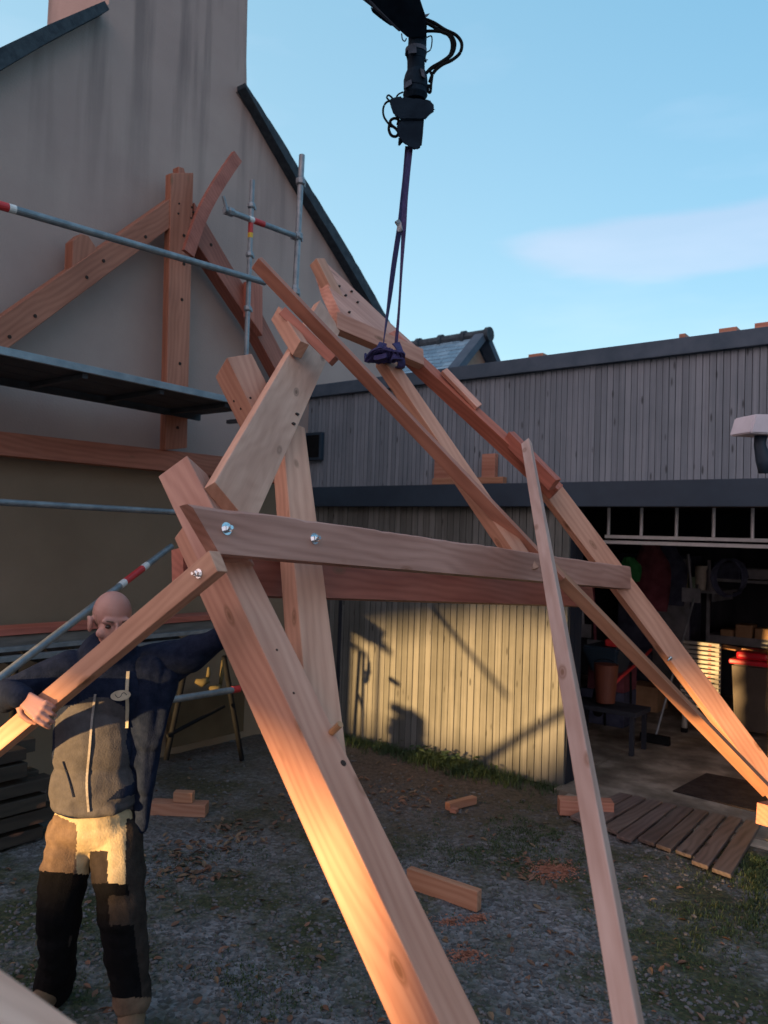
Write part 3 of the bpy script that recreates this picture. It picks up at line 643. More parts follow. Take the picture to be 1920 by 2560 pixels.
# ================================================================== timber truss being lifted
BEAMS={
 'leg':((-0.5218,2.6067,1.8658),(0.1531,1.9870,0.8510),(-0.5713,0.4745,-0.6697),(0.6557,0.7546,-0.0247),0.1599,0.1318),
 'stub':((-0.7065,2.7317,2.2776),(-0.5754,2.5848,2.0977),(-0.7886,0.0473,-0.6131),(0.3696,0.8333,-0.4110),0.1276,0.1362),
 'post':((-0.4290,3.2701,2.3297),(-0.2450,2.5044,1.6044),(-0.5252,0.5153,-0.6773),(0.8335,0.4721,-0.2871),0.0982,0.1249),
 'D':((-0.5994,2.7151,2.1847),(-0.4877,4.0268,3.0370),(-0.8172,0.3613,-0.4490),(0.5719,0.4121,-0.7093),0.0516,0.2175),
 'E':((-0.6882,3.3252,2.7377),(-0.5726,3.3086,2.5259),(-0.5658,0.7384,-0.3669),(0.6718,0.6709,0.3140),0.1375,0.1362),
 'H':((-0.0480,4.7617,3.1317),(0.2986,4.4946,2.5966),(-0.3024,0.7600,-0.5753),(0.8106,0.5226,0.2642),0.0932,0.0915),
 'F':((-0.7133,4.0487,3.4745),(0.7905,4.2372,2.0289),(-0.6003,0.5820,-0.5486),(0.3523,0.8082,0.4719),0.0741,0.0366),
 'Flow':((0.9820,4.3077,1.8685),(1.7735,4.4453,1.1261),(-0.6429,0.4804,-0.5966),(0.2510,0.8680,0.4284),0.0681,0.0566),
 'Gup':((0.2427,5.2595,3.2021),(0.7775,5.1430,2.7059),(-0.3183,0.7874,-0.5279),(0.6121,0.5959,0.5199),0.1141,0.0774),
 'Glow':((1.0727,5.1905,2.3542),(2.3133,5.1699,0.8000),(-0.3377,0.8982,-0.2815),(0.7048,0.4396,0.5568),0.0600,0.1610),
 'I':((0.8092,3.8978,2.1305),(0.5931,1.7254,0.9640),(-0.8065,0.3400,-0.4838),(0.5848,0.3378,-0.7375),0.0579,0.0448),
 'A':((-0.5012,2.3557,1.8886),(-1.1566,2.7590,1.3634),(-0.4583,0.3300,0.8253),(0.5433,0.8388,-0.0338),0.0744,0.0472),
 'tie':((-0.5696,2.7042,1.9338),(1.8729,5.7314,1.7026),(-0.1055,0.1601,0.9814),(-0.7720,0.6089,-0.1823),0.1712,0.0595),
 'K':((-0.6129,4.1569,3.2534),(-0.4724,3.9116,3.0259),(-0.4957,0.4208,-0.7598),(0.7775,0.6049,-0.1722),0.0881,0.0548),
 'J':((-0.5621,4.0579,3.2227),(-0.2743,3.9060,2.9325),(-0.6736,0.1177,-0.7297),(0.3326,0.9299,-0.1570),0.0519,0.0300),
 'J2':((-0.3363,4.8048,3.3220),(0.2386,5.1774,3.1915),(-0.0594,0.4103,0.9100),(-0.5630,0.7390,-0.3700),0.1364,0.0402),
 'Gstub':((-0.5142,5.1344,3.8835),(-0.4175,5.1220,3.7000),(-0.6223,0.6875,-0.3743),(0.6296,0.7237,0.2825),0.0816,0.0809),
 'Gface':((-0.4657,5.2339,3.8998),(0.2015,5.7867,3.4758),(-0.7182,0.6104,-0.3341),(0.0768,0.5467,0.8338),0.1406,0.0600),
 'Gmid':((0.8135,5.1258,2.7531),(1.0886,4.9084,2.4219),(-0.3886,0.5885,-0.7090),(0.7237,0.6712,0.1604),0.0901,0.0600),
 'wedge':((0.3501,5.2413,3.1521),(0.5799,5.2024,2.9166),(0.3805,-0.7781,0.4998),(0.6116,0.6171,0.4951),0.0298,0.0598),
}


def nearer(k, f):
    A, B, a, b, w, h = BEAMS[k]
    BEAMS[k] = (tuple(CAM + (V(A) - CAM) * f), tuple(CAM + (V(B) - CAM) * f), a, b, w * f, h * f)
nearer('tie', .92); nearer('post', 1.08); nearer('D', 1.02); nearer('E', 1.1); nearer('stub', 1.06)
def bm_frame(k):
    A, B, a, b, w, h = BEAMS[k]; A, B, a, b = V(A), V(B), V(a).normalized(), V(b).normalized()
    x = (B - A).normalized(); z = x.cross(a).normalized(); sg = 1 if z.dot(b) > 0 else -1
    y = z.cross(x)
    return Matrix(((x.x, y.x, z.x, A.x), (x.y, y.y, z.y, A.y), (x.z, y.z, z.z, A.z), (0, 0, 0, 1))), (B - A).length, w, h, sg
def beam(name, k, mat, par, e0=0, e1=0, w=None, h=None, bev=.004, cut0=0.0, cut1=0.0, dy=0.0, dz=0.0, skew0=0.0, wane=None):
    M, L, w_, h_, sg = bm_frame(k); w = w or w_; h = h or h_
    bm = bmesh.new()
    if wane is None:
        z0, z1 = (dz, dz + h) if sg > 0 else (-dz - h, -dz)
        box(bm, -e0, L + e1, dy, dy + w, z0, z1)
        for v in bm.verts:
            t = (v.co.y - dy) / w; u = abs(v.co.z) / max(h, 1e-6)
            if v.co.x < 0.001 - 0 * L and v.co.x < L / 2: v.co.x += cut0 * t + skew0 * u
            elif v.co.x > L / 2: v.co.x += cut1 * t
        bmesh.ops.bevel(bm, geom=list(bm.edges), offset=bev, segments=2, affect='EDGES', profile=.6)
    else:
        n = 70; ri = []
        for i in range(n + 1):
            x = -e0 + (L + e0 + e1) * i / n
            q = noise.noise(V((x * 3.1, 1.7, 0))) * .6 + noise.noise(V((x * 11, 5, 0))) * .4
            c = max(.006, wane * (0.55 + .9 * q))
            x2 = x + (cut0 if i == 0 else 0)
            pr = [(0, 0), (w - c, 0), (w - c * .3, c * .75), (w - .004, min(h * .8, c * 1.3)), (w - .004, h), (0, h)]
            ri.append([bm.verts.new((x + (cut0 * py / w if i == 0 else 0), py + dy, (pz + dz) * sg)) for py, pz in pr])
        m = len(ri[0])
        for i in range(n):
            for j in range(m): bm.faces.new((ri[i][j], ri[i][(j + 1) % m], ri[i + 1][(j + 1) % m], ri[i + 1][j]))
        bm.faces.new(ri[0]); bm.faces.new(ri[-1][::-1])
    return obj(name, bm, mat, par, M)
def on_face(k, px, py, which='ML'):
    """Point where a pixel ray meets a member's face, with the outward normal."""
    A, B, a, b, w, h = BEAMS[k]; n = -V(b) if which == 'ML' else -V(a)
    return on_plane(px, py, V(A), n.normalized()), n.normalized()
def hexbolt(par, p, n, r=.017, name='bolt', mat=M_BOLT):
    fr = frame(p, n, V((0, 0, 1))); bm = bmesh.new()
    tube(bm, [(-.002, 0, 0), (.004, 0, 0)], r * 1.25, n=20)
    tube(bm, [(.004, 0, 0), (.017, 0, 0), (.019, 0, 0)], r, n=6, rs=[r * .82, r * .82, r * .62])
    tube(bm, [(.019, 0, 0), (.03, 0, 0)], r * .4, n=12)
    return obj(name, bm, mat, par, fr)
def peg(par, p, n, ln=.004, r=.011, mat=M_HOLE, name='peg_hole', el=1.0, ax=None):
    fr = frame(p, n, ax or V((0, 0, 1))); bm = bmesh.new()
    tube(bm, [(-.01, 0, 0), (ln, 0, 0)], r, n=12)
    for v in bm.verts: v.co.y *= el
    return obj(name, bm, mat, par, fr)
truss = empty('timber_truss', V((0.1, 2.6, 0)), 'large fresh-cut timber roof truss hanging tilted from a purple sling across the yard', 'roof truss')
T = truss
beam('post', 'leg', M_WOOD, T, e0=.30, e1=1.25, cut0=.0)
beam('post_head', 'stub', M_WOOD, T, e0=0.0, e1=.22, bev=.006)
beam('strut', 'post', M_WOOD, T, e0=.34, e1=.42, cut1=.0, cut0=.0)
beam('plank', 'D', M_WOODP, T, e0=.0, e1=.78, bev=.003)
beam('rail_end', 'E', M_WOOD, T, e0=.04, e1=.12, cut0=.02)
beam('brace', 'H', M_WOOD, T, e0=.05, e1=.95, cut0=.03)
beam('tie_beam', 'tie', M_WOODT, T, e0=.0, e1=-.02, cut0=-.115, cut1=-.15, wane=.022)
# the second tie runs behind the posts
A_, B_, a_, b_, w_, h_ = BEAMS['tie']
off = -V((0.5713 * 0, 0, 0)) + V(BEAMS['leg'][2]).normalized() * 0.165
bo = V(b_)
BEAMS['tie2'] = (tuple(V(A_) + off * 1.25 + V((0, 0, .0)) - (V(B_) - V(A_)).normalized() * .02), tuple(V(B_) + off * 1.2), a_, b_, w_, h_)
nearer('tie2', 1.12)
beam('tie_beam', 'tie2', M_WOODR, T, e0=.0, e1=-.35, h=.07, wane=.02)
# long rafters
M_WOODF = wood('rusty_fir_board', (0.38, 0.18, 0.12), (0.27, 0.12, 0.08), freq=20)
Fk = BEAMS['F']; Fl = BEAMS['Flow']
beam('rafter', 'F', M_WOODF, T, e0=.0, e1=.30, bev=.003)
beam('rafter', 'Flow', M_WOODF, T, e0=.05, e1=.75, bev=.003)
beam('rafter_block', 'K', M_WOOD, T, e0=.0, e1=.05)
beam('rafter_cleat', 'J', M_WOODR, T, e0=.0, e1=.0, h=.05)
beam('ridge_tie', 'J2', M_WOOD, T, e0=.0, e1=.0, h=.06)
beam('post_head', 'Gstub', M_WOOD, T, e0=.0, e1=.3)
NT = V((.62, -.46, .63)).normalized()
def plane_poly(name, pts, o, n, th, mat, par, bev=.004):
    P3 = [on_plane(x, y, o, n) for x, y in pts]; x = (P3[2] - P3[0]); x = (x - n * x.dot(n)).normalized(); fr = frame(P3[0], x, n.cross(x)); inv = fr.inverted(); bm = bmesh.new()
    a = [bm.verts.new(inv @ p) for p in P3]; b = [bm.verts.new(inv @ (p - n * th)) for p in P3]; k = len(a)
    bm.faces.new(a); bm.faces.new(b[::-1])
    for i in range(k): bm.faces.new((a[i], b[i], b[(i + 1) % k], a[(i + 1) % k]))
    bmesh.ops.bevel(bm, geom=list(bm.edges), offset=bev, segments=1, affect='EDGES')
    return obj(name, bm, mat, par, fr)
plane_poly('principal_rafter', [(800, 655), (812, 653), (963, 796), (1041, 865), (1062, 905), (1000, 880), (850, 780), (822, 718)], P(820, 700, 5.25), NT, .08, M_WOOD, T)
beam('principal_rafter', 'Gup', M_WOODR, T, e0=.35, e1=.50, h=.07)
beam('rafter_cleat', 'Gmid', M_WOODR, T, e0=.0, e1=.0, h=.06)
beam('principal_rafter', 'Glow', M_WOOD, T, e0=.10, e1=.60, w=.06)
beam('rafter_wedge', 'wedge', M_WOODP, T, e0=.0, e1=.02)
beam('handling_brace', 'A', M_WOOD, T, e0=.0, e1=2.05, bev=.003)
for px, py in ((565, 1322), (785, 1347)):
    p, n = on_face('tie', px, py); hexbolt(T, p, n)
p, n = on_face('A', 498, 1434); hexbolt(T, p, n, .012)
for px, py in ((742, 1036), (733, 1060)):
    p, n = on_face('D', px, py, 'MR'); peg(T, p, n, .006, .007, el=2.4, ax=V((.6, .7, .2)))
for px, py in ((858, 1908), (734, 1733), (692, 1625)):
    p, n = on_face('leg', px, py, 'MR'); peg(T, p, n, .002, .010 if px > 800 else .004)
p, n = on_face('leg', 828, 1832, 'MR'); peg(T, p, n, .05, .011, mat=M_WOODE, name='peg')
for px, py in ((585, 1003), (602, 1022)):
    p, n = on_face('E', px, py); peg(T, p, n, .002, .006)
p, n = on_face('E', 626, 995, 'MR'); peg(T, p, n, .002, .006)
for px, py in ((847, 717), (863, 740), (878, 730), (893, 757), (872, 782)):
    q = on_plane(px, py, P(820, 700, 5.25), NT); n = NT; peg(T, q, n, .012, .007, el=2.2, ax=V((.6, .7, .5)))
p, n = on_face('Glow', 1676, 1645); hexbolt(T, p, n, .010)
# dark and pale housings cut into the far rafter
# end block at the right edge
fb = frame(P(1914, 2012, 4.5), V((.7, .6, -.1)), V((0, 0, 1))); bm = bmesh.new(); box(bm, 0, .25, -.12, .0, -.05, .03, bev=.003)
obj('rafter_foot', bm, M_WOODR, T, fb)

prop = empty('slender_timber', V((.6, 1.7, 0)), 'slender pale timber standing upright and free in front of the truss and barn', 'timber')
beam('batten', 'I', M_WOODP if False else wood('pinkish_planed_timber', (0.56, 0.40, 0.36), (0.44, 0.28, 0.24), freq=18), prop, e0=1.19, e1=1.25, cut0=.03)
# give the slender timber its top end exactly
nearb = empty('near_timber', P(60, 2520, 1.15), 'blurred pale timber end poking in at the bottom left corner', 'timber')
a = P(-300, 2207, 1.15); b = P(300, 2634, 1.15); d = b - a
bm = bmesh.new(); box(bm, 0, d.length, -.16, 0, .0, .09, bev=.004); obj('board', bm, wood('bright_pink_timber', (0.72, 0.43, 0.34), (0.58, 0.32, 0.25), freq=18), nearb, frame(a, d, UP))

# ================================================================== sling and crane
sling = empty('lifting_sling', P(960, 880, 4.85), 'purple webbing sling knotted round the truss and hung from the crane', 'sling')
def strap(pts, w=.036, th=.006, name='strap', tw=0.0, depth=4.85, par=sling, mat=M_SLING):
    bm = bmesh.new(); P3 = spline([P(x, y, depth + (q[2] if len(q) > 2 else 0)) for q in pts for x, y in [(q[0], q[1])]], 6); rs = []
    for i, p in enumerate(P3):
        d = (P3[min(i + 1, len(P3) - 1)] - P3[max(0, i - 1)]).normalized(); t = i / len(P3)
        an = tw * t * math.pi + .4 * math.sin(7 * t); s = (RT * math.cos(an) + FW * math.sin(an)); s = (s - d * s.dot(d)).normalized(); n = d.cross(s)
        rs.append([bm.verts.new(p + s * w / 2 * a_ + n * th / 2 * c_) for a_, c_ in ((-1, -1), (1, -1), (1, 1), (-1, 1))])
    for i in range(len(rs) - 1):
        for j in range(4): bm.faces.new((rs[i][j], rs[i][(j + 1) % 4], rs[i + 1][(j + 1) % 4], rs[i + 1][j]))
    bm.faces.new(rs[0]); bm.faces.new(rs[-1][::-1])
    return obj(name, bm, mat, par)
strap([(1020, 366), (1014, 430), (1006, 500), (1000, 560), (985, 660), (972, 760), (958, 862)], tw=.5)
strap([(1026, 366), (1019, 430), (1012, 510), (1009, 580), (1003, 680), (997, 780), (990, 862)], .034, tw=-.4, depth=4.83)
strap([(992, 552), (998, 562), (1001, 580)], .03, .02, 'strap_label', mat=M_GALV, depth=4.8)
for k in range(7):
    x0 = 925 + k * 7
    strap([(x0 - 8, 905 - k * 3), (x0 + 8, 880, -.05), (x0 + 38, 872 + k * 2, -.07), (x0 + 30, 905 - k, -.02), (x0 - 2, 890 + k * 2, .03)], .036, .012, 'wrap', tw=.3 * k, depth=4.76)
strap([(958, 858), (945, 880, -.04), (925, 905, -.02), (918, 890, .05)], .05, .01, 'wrap', tw=.4, depth=4.78)
strap([(990, 858), (1000, 880, -.04), (1003, 915, -.02), (992, 920, .05)], .05, .01, 'wrap', tw=.4, depth=4.78)
strap([(940, 900), (975, 893, -.03), (1002, 896, 0)], .07, .03, 'wrap', tw=0, depth=4.74)

CR = 4.85
crane = empty('crane_arm', P(1035, 200, CR), 'dark hydraulic crane arm reaching down from the top with looped hoses and a rotator', 'crane')
def cpx(poly, name, th, mat=M_CRANE, d0=0.0, dd=None, bev=.01):
    bm = bmesh.new(); n = len(poly)
    dm = [CR + d0 + (dd(x, y) if dd else 0) for x, y in poly]
    a = [bm.verts.new(P(x, y, dm[i] - th / 2)) for i, (x, y) in enumerate(poly)]
    cxm = sum(p[0] for p in poly) / n; cym = sum(p[1] for p in poly) / n; rd = ray(cxm, cym)
    b = [bm.verts.new(P(x, y, dm[i] - th / 2) + rd * th) for i, (x, y) in enumerate(poly)]
    bm.faces.new(a); bm.faces.new(b[::-1])
    for i in range(n): bm.faces.new((a[i], b[i], b[(i + 1) % n], a[(i + 1) % n]))
    if bev: bmesh.ops.bevel(bm, geom=list(bm.edges), offset=bev, segments=2, affect='EDGES')
    return obj(name, bm, mat, crane)
rise = lambda x, y: -(85 - y) * .002
cpx([(800, -110), (1020, -110), (1051, 0), (1059, 38), (1068, 60), (1066, 96), (1022, 96), (1008, 84), (985, 62), (907, 0)], 'boom', .17, d0=0, dd=rise)
cpx([(780, -86), (907, 0), (925, 14), (998, 80), (1002, 76), (930, 4), (840, -75)], 'boom_flange', .20, M_CRANE2, dd=rise, bev=.003)
cpx([(926, 17), (930, 30), (952, 48), (958, 50), (978, 66), (988, 62), (960, 36)], 'slide_pad', .10, dd=rise, bev=.004)
def cyl(name, pts, rs, mat=M_CRANE, n=24):
    bm = bmesh.new(); tube(bm, [P(x, y, CR) for x, y in pts], 0, n=n, rs=[r / F_PX * CR for r in rs]); return obj(name, bm, mat, crane, smooth=False)
cyl('link', [(1044, 90), (1043, 118), (1042, 128), (1040, 150), (1040, 152), (1040, 178), (1041, 186)], [23, 23, 25, 23, 22, 22, 20])
cyl('collar', [(1040, 124), (1040, 134)], [27, 27], M_CRANE2)
cyl('rotator', [(1040, 178), (1040, 190), (1039, 202), (1039, 222), (1039, 224), (1038, 238), (1038, 250)], [23, 28, 30, 30, 28, 31, 24])
for p_ in ([(1022, 112), (1040, 112), (1042, 132), (1020, 134)], [(1050, 170), (1060, 174), (1064, 196), (1054, 190)], [(1012, 206), (1028, 198), (1030, 210), (1010, 222)]):
    cpx(p_, 'wear_plate', .05, M_CRANE2, d0=-.06, bev=.002)
cpx([(1012, 128), (1018, 124), (1020, 148), (1013, 144)], 'fitting', .06)
cpx([(1060, 146), (1070, 146), (1070, 153), (1060, 160)], 'fitting', .05)
cpx([(972, 250), (982, 244), (1006, 240), (1010, 247), (1058, 247), (1068, 254), (1075, 246), (1079, 262), (1088, 270), (1088, 278), (1062, 294), (1058, 300), (1000, 300), (984, 288), (978, 270)], 'valve_body', .17)
cpx([(1004, 290), (1061, 290), (1057, 340), (1054, 368), (1040, 376), (1030, 373), (1013, 356), (996, 346), (990, 320)], 'hook_housing', .14)
cpx([(996, 340), (1012, 350), (1005, 360), (994, 368), (996, 356)], 'latch', .05)
cpx([(1062, 36), (1075, 33), (1068, 42), (1060, 45)], 'pin', .03, M_CRANE2, bev=.002)
def hose(pts, r=4.2, name='hose', mat=M_BLK, z=None):
    bm = bmesh.new(); pp = spline([P(q[0], q[1], CR + (q[2] if len(q) > 2 else 0)) for q in pts], 7); tube(bm, pp, r / F_PX * CR, n=10); obj(name, bm, mat, crane, smooth=True)
hose([(1058, 46), (1085, 57), (1112, 74), (1140, 88), (1154, 108), (1150, 132), (1130, 150), (1105, 162), (1085, 180), (1074, 205)])
hose([(1058, 52), (1082, 66), (1105, 80), (1128, 90), (1137, 108), (1134, 128), (1124, 142), (1100, 158), (1078, 172), (1066, 182)], z=.02)
hose([(1062, 78), (1090, 78), (1112, 82), (1126, 95), (1130, 115), (1124, 138), (1104, 154), (1080, 168), (1068, 180)], 3.8)
hose([(1074, 176), (1080, 190), (1078, 210), (1076, 230), (1070, 228), (1072, 212)], 3.4)
hose([(1066, 94), (1078, 90), (1080, 104), (1076, 124), (1064, 132)], 1.6)
hose([(1004, 84), (1006, 98), (1012, 103), (1016, 96)], 1.5, mat=M_CRANE2)
hose([(984, 250), (966, 256), (958, 272), (960, 292), (972, 310), (980, 318)], 2.6)
hose([(974, 252), (967, 244), (972, 238), (982, 246)], 2.2)
hose([(1008, 230), (996, 236), (990, 246), (996, 250)], 2.0)
hose([(976, 305), (972, 322), (978, 338), (990, 341), (996, 332), (990, 322), (978, 312), (976, 302), (986, 296), (996, 300), (994, 312)], 3.6)

# ================================================================== framed truss standing against the house
wt = empty('wall_truss', HW(1.2, .3, 0), 'reddish timber truss with king post set up against the house gable', 'roof truss')
def hpoly(name, pts, y0, y1, mat=M_WOODR, par=wt, bev=.004, ax=None):
    """A member cut to a four-sided outline lying parallel to the gable (off = distance in front of it)."""
    q = [HP(x, y, y1) for x, y in pts]
    P3 = [HW(s, y1, z) for s, z in q]
    o = P3[0]; x = (P3[1] - P3[0]) if ax is None else ax; x.normalize()
    fr = frame(o, x, NH.cross(x)); inv = fr.inverted(); bm = bmesh.new()
    a = [bm.verts.new(inv @ p) for p in P3]; b = [bm.verts.new(inv @ (p - NH * (y1 - y0))) for p in P3]; n = len(a)
    bm.faces.new(a); bm.faces.new(b[::-1])
    for i in range(n): bm.faces.new((a[i], b[i], b[(i + 1) % n], a[(i + 1) % n]))
    if bev: bmesh.ops.bevel(bm, geom=list(bm.edges), offset=bev, segments=1, affect='EDGES')
    return obj(name, bm, mat, par, fr)
kp = hpoly('king_post', [(428, 432), (413, 1125), (468, 1120), (484, 432)], .19, .27)
hpoly('post_tenon', [(446, 416), (446, 440), (466, 440), (460, 420)], .17, .25)
hpoly('principal_rafter', [(437, 489), (-160, 905), (-160, 1005), (437, 561)], .12, .26)
hpoly('principal_rafter', [(486, 505), (579, 665), (655, 785), (760, 985), (735, 1010), (625, 806), (486, 600)], .12, .26)
hpoly('rafter_cleat', [(180, 675), (182, 602), (203, 584), (222, 590), (250, 632)], .14, .25, M_WOODR)
hpoly('rafter_cleat', [(622, 702), (622, 790), (657, 840), (657, 716), (640, 704)], .26, .34)
hpoly('tie_beam', [(-160, 1060), (700, 1157), (700, 1210), (405, 1176), (-160, 1122)], .08, .22)
for x, y in ((460, 589), (460, 660), (455, 749), (450, 909), (444, 1069), (448, 509), (446, 534), (480, 518), (484, 530), (478, 545), (528, 612), (364, 592), (259, 652), (217, 693), (88, 790), (24, 842)):
    s_, z_ = HP(x, y, .272 if 405 < x < 487 else .262)
    p = HW(s_, .272 if 405 < x < 487 else .262, z_); peg(wt, p, NH, .003, .014 if x not in (448, 446, 480, 484, 478) else .009)
# bowed loose board
lb = empty('bowed_board', HW(1.6, .5, 0), 'narrow bowed board slanting up in front of the king post', 'board')
bm = bmesh.new(); pts = [(592, 392), (555, 446), (520, 505), (494, 562), (470, 634)]
P3 = spline([HW(*(lambda q: (q[0], .42, q[1]))(HP(x, y, .42))) for x, y in pts], 5); rs = []
for i, p in enumerate(P3):
    d = (P3[min(i + 1, len(P3) - 1)] - P3[max(0, i - 1)]).normalized(); sd = NH.cross(d).normalized()
    rs.append([bm.verts.new(p + sd * a_ + NH * b_) for a_, b_ in ((-.055, -.02), (.055, -.02), (.055, .02), (-.055, .02))])
for i in range(len(rs) - 1):
    for j in range(4): bm.faces.new((rs[i][j], rs[i][(j + 1) % 4], rs[i + 1][(j + 1) % 4], rs[i + 1][j]))
bm.faces.new(rs[0]); bm.faces.new(rs[-1][::-1]); obj('board', bm, M_WOODR, lb)

# ================================================================== scaffold
scf = empty('scaffold', HW(.6, .9, 0), 'galvanised tube scaffold with a plank deck and red bands standing before the gable', 'scaffold')
def hp3(x, y, off):
    s, z = HP(x, y, off); return HW(s, off, z)
def pipe(name, a, b, r=.024, mat=M_GALV, par=scf, n=14):
    bm = bmesh.new(); fr = frame(a, b - a, V((.1, .2, 1))); L = (b - a).length; tube(bm, [(0, 0, 0), (L, 0, 0)], r, n=n)
    return obj(name, bm, mat, par, fr, smooth=False)
def band(a, b, t0, t1, mat=M_RED, r=.0255, par=scf): return pipe('colour_band', a.lerp(b, t0), a.lerp(b, t1), r, mat, par)
def coupler(p, r=.042, ln=.06, ax=V((0, 0, 1)), par=scf):
    bm = bmesh.new(); fr = frame(p, ax, V((.3, 1, .1))); tube(bm, [(-ln / 2, 0, 0), (-ln / 2 + .01, 0, 0), (ln / 2 - .01, 0, 0), (ln / 2, 0, 0)], r, n=8, rs=[r * .8, r, r, r * .8]); box(bm, -ln * .3, ln * .3, r * .6, r * 1.7, -.015, .015)
    return obj('coupler', bm, M_GALV, par, fr)
a = hp3(-150, 470, 1.0); b = hp3(662, 706, 1.0); pipe('guard_rail', a, b, .026); pipe('colour_band', hp3(-150, 470, 1.0), a.lerp(b, (hp3(20, 512, 1.0) - a).length / (b - a).length), .0275, M_RED); pipe('colour_band', a.lerp(b, (hp3(20, 512, 1.0) - a).length / (b - a).length), a.lerp(b, (hp3(38, 518, 1.0) - a).length / (b - a).length), .0275, M_WHT)
a = hp3(-150, 1247, .9); b = hp3(606, 1290, .97); pipe('ledger', a, b, .022)
# deck: edge trim on the yard side, boards seen from below
dk0, dk1 = HP(-150, 838, 1.02), HP(648, 1000, 1.02)
zd = (HP(0, 874, 1.02)[1] + HP(544, 977, 1.02)[1]) / 2
bm = bmesh.new(); box(bm, dk0[0], dk1[0], -1.02, -.99, zd - .05, zd + .0, bev=.003); obj('deck_edge', bm, noisy('dull_aluminium', (.20, .25, .29), (.30, .35, .39), 8, .5, .4, bump=.1), scf, MH_)
bm = bmesh.new()
for k in range(3): box(bm, dk0[0] + .01, dk1[0] - .01, -.985 + k * .235, -.985 + k * .235 + .225, zd - .05, zd - .012)
for k in range(5): box(bm, dk0[0] + .3 + k * .62, dk0[0] + .34 + k * .62, -.985, -.285, zd - .085, zd - .052)
obj('deck', bm, noisy('dark_deck_board', (.020, .024, .030), (.04, .046, .055), 5, .7, bump=.1), scf, MH_)
bm = bmesh.new(); box(bm, dk0[0], dk1[0], -.275, -.25, zd - .10, zd - .02); obj('deck_edge', bm, bpy.data.materials['dark_deck_board'], scf, MH_)
# right-hand standards and end guard rail
off = 1.0
t1, b1 = hp3(631, 451, off), hp3(586, 1130, off)
b1g = hp3(601, 1292, .95); t1v = t1.copy()
pipe('standard', b1g, t1v, .020)
L1 = t1.z
for y in (513, 636, 772, 905):
    q = hp3(627, y, off); z = q.z; f = (z - b1g.z) / (t1v.z - b1g.z); coupler(b1g.lerp(t1v, f), .034, .045)
def zf(y, x=627): return (hp3(x, y, off).z - b1g.z) / (t1v.z - b1g.z)
band(b1g, t1v, zf(582), zf(556), M_RED, .0215); band(b1g, t1v, zf(594), zf(582), M_YEL, .0215); band(b1g, t1v, zf(556), zf(546), M_WHT, .0215)
band(b1g, t1v, .21, .25, M_RED, .0215)
t2, b2 = hp3(755, 388, off), hp3(738, 732, off)
pipe('standard', b2, t2, .026)
def yf(y): return (y - 732) / (388 - 732)
band(b2, t2, yf(533), yf(492), M_RED); band(b2, t2, yf(548), yf(533), M_YEL); band(b2, t2, yf(492), yf(478), M_WHT)
for y in (455, 592, 730): coupler(b2.lerp(t2, yf(y)), .045, .06)
coupler(b2.lerp(t2, yf(722)), .04, .05, RT)
a, b = hp3(561, 524, off), hp3(748, 594, off)
pipe('end_rail', a, b, .024); band(a, b, .36, .50); band(a, b, .30, .36, M_WHT); coupler(a.lerp(b, .07), .038, .06, (b - a)); coupler(a.lerp(b, .97), .04, .06, (b - a))
pipe('rail_hook', hp3(567, 524, off), hp3(558, 490, off), .014)
# link from the free standard down to the deck line (ledger between the standards)
a, b = hp3(428, 1366, .9), hp3(-260, 1895, 1.9)
pipe('diagonal_brace', a, b, .024); band(a, b, .165, .255); band(a, b, .14, .165, M_WHT); band(a, b, .255, .28, M_WHT)
a = hp3(412, 1752, 1.0); b = hp3(598, 1722, 1.0); pipe('ledger', a, b, .026); band(a, b, .90, 1.0, M_RED, .0275)
# ================================================================== long things stored along the foot of the gable
store = empty('stored_boards', HW(1.0, .5, 0), 'long boards and rails laid on a black trestle along the foot of the gable', 'board stack')
def hbox(name, px, off, ln, hgt, dep, mat, par=store, z=None):
    a = HP(px[0], px[1], off); b = HP(px[2], px[3], off); zz = (a[1] + b[1]) / 2 if z is None else z
    bm = bmesh.new(); box(bm, a[0], b[0], -off, -off + dep, zz - hgt, zz, bev=.003)
    return obj(name, bm, mat, par, MH_)
M_GRB = noisy('grey_scaffold_board', (.10, .095, .09), (.17, .16, .15), 3, .8, mscale=(1, 8, 8), bump=.2)
hbox('board', (-200, 1560, 620, 1550), .62, 0, .045, .22, M_WOODR)
hbox('board', (-200, 1582, 620, 1562), .60, 0, .075, .20, M_GRB)
hbox('rail', (-200, 1600, 620, 1592), .66, 0, .03, .05, M_GALV)
hbox('rail', (-200, 1625, 620, 1610), .72, 0, .035, .06, M_GALV)
def hpipe(name, x0, y0, x1, y1, off, r, mat=M_BLK, par=store): return pipe(name, hp3(x0, y0, off), hp3(x1, y1, off), r, mat, par)
hpipe('trestle_leg', 470, 1640, 415, 1900, .62, .022); hpipe('trestle_leg', 560, 1640, 605, 1900, .62, .022)
hpipe('trestle_leg', 418, 1840, 560, 1765, .63, .016); hpipe('trestle_leg', 40, 1640, 20, 1980, .62, .022)
tarp = noisy('dark_grey_fibre_sheet', (.03, .03, .032), (.055, .055, .055), 6, .8)
bm = bmesh.new()
a0 = HP(-150, 1700, .45)[0]; a1 = HP(470, 1700, .45)[0]; k = 0; x = a0
zz = HP(100, 1650, .45)[1]
ring = []
while x < a1:
    ring.append((x, zz + .018 * math.sin(k * math.pi / 2 + .3))); x += .045; k += 1
n_ = len(ring); A = [bm.verts.new((q[0], -.45, q[1])) for q in ring]; B = [bm.verts.new((q[0], -.12, q[1] + .12)) for q in ring]
A2 = [bm.verts.new((q[0], -.45, q[1] - .008)) for q in ring]; B2 = [bm.verts.new((q[0], -.12, q[1] + .112)) for q in ring]
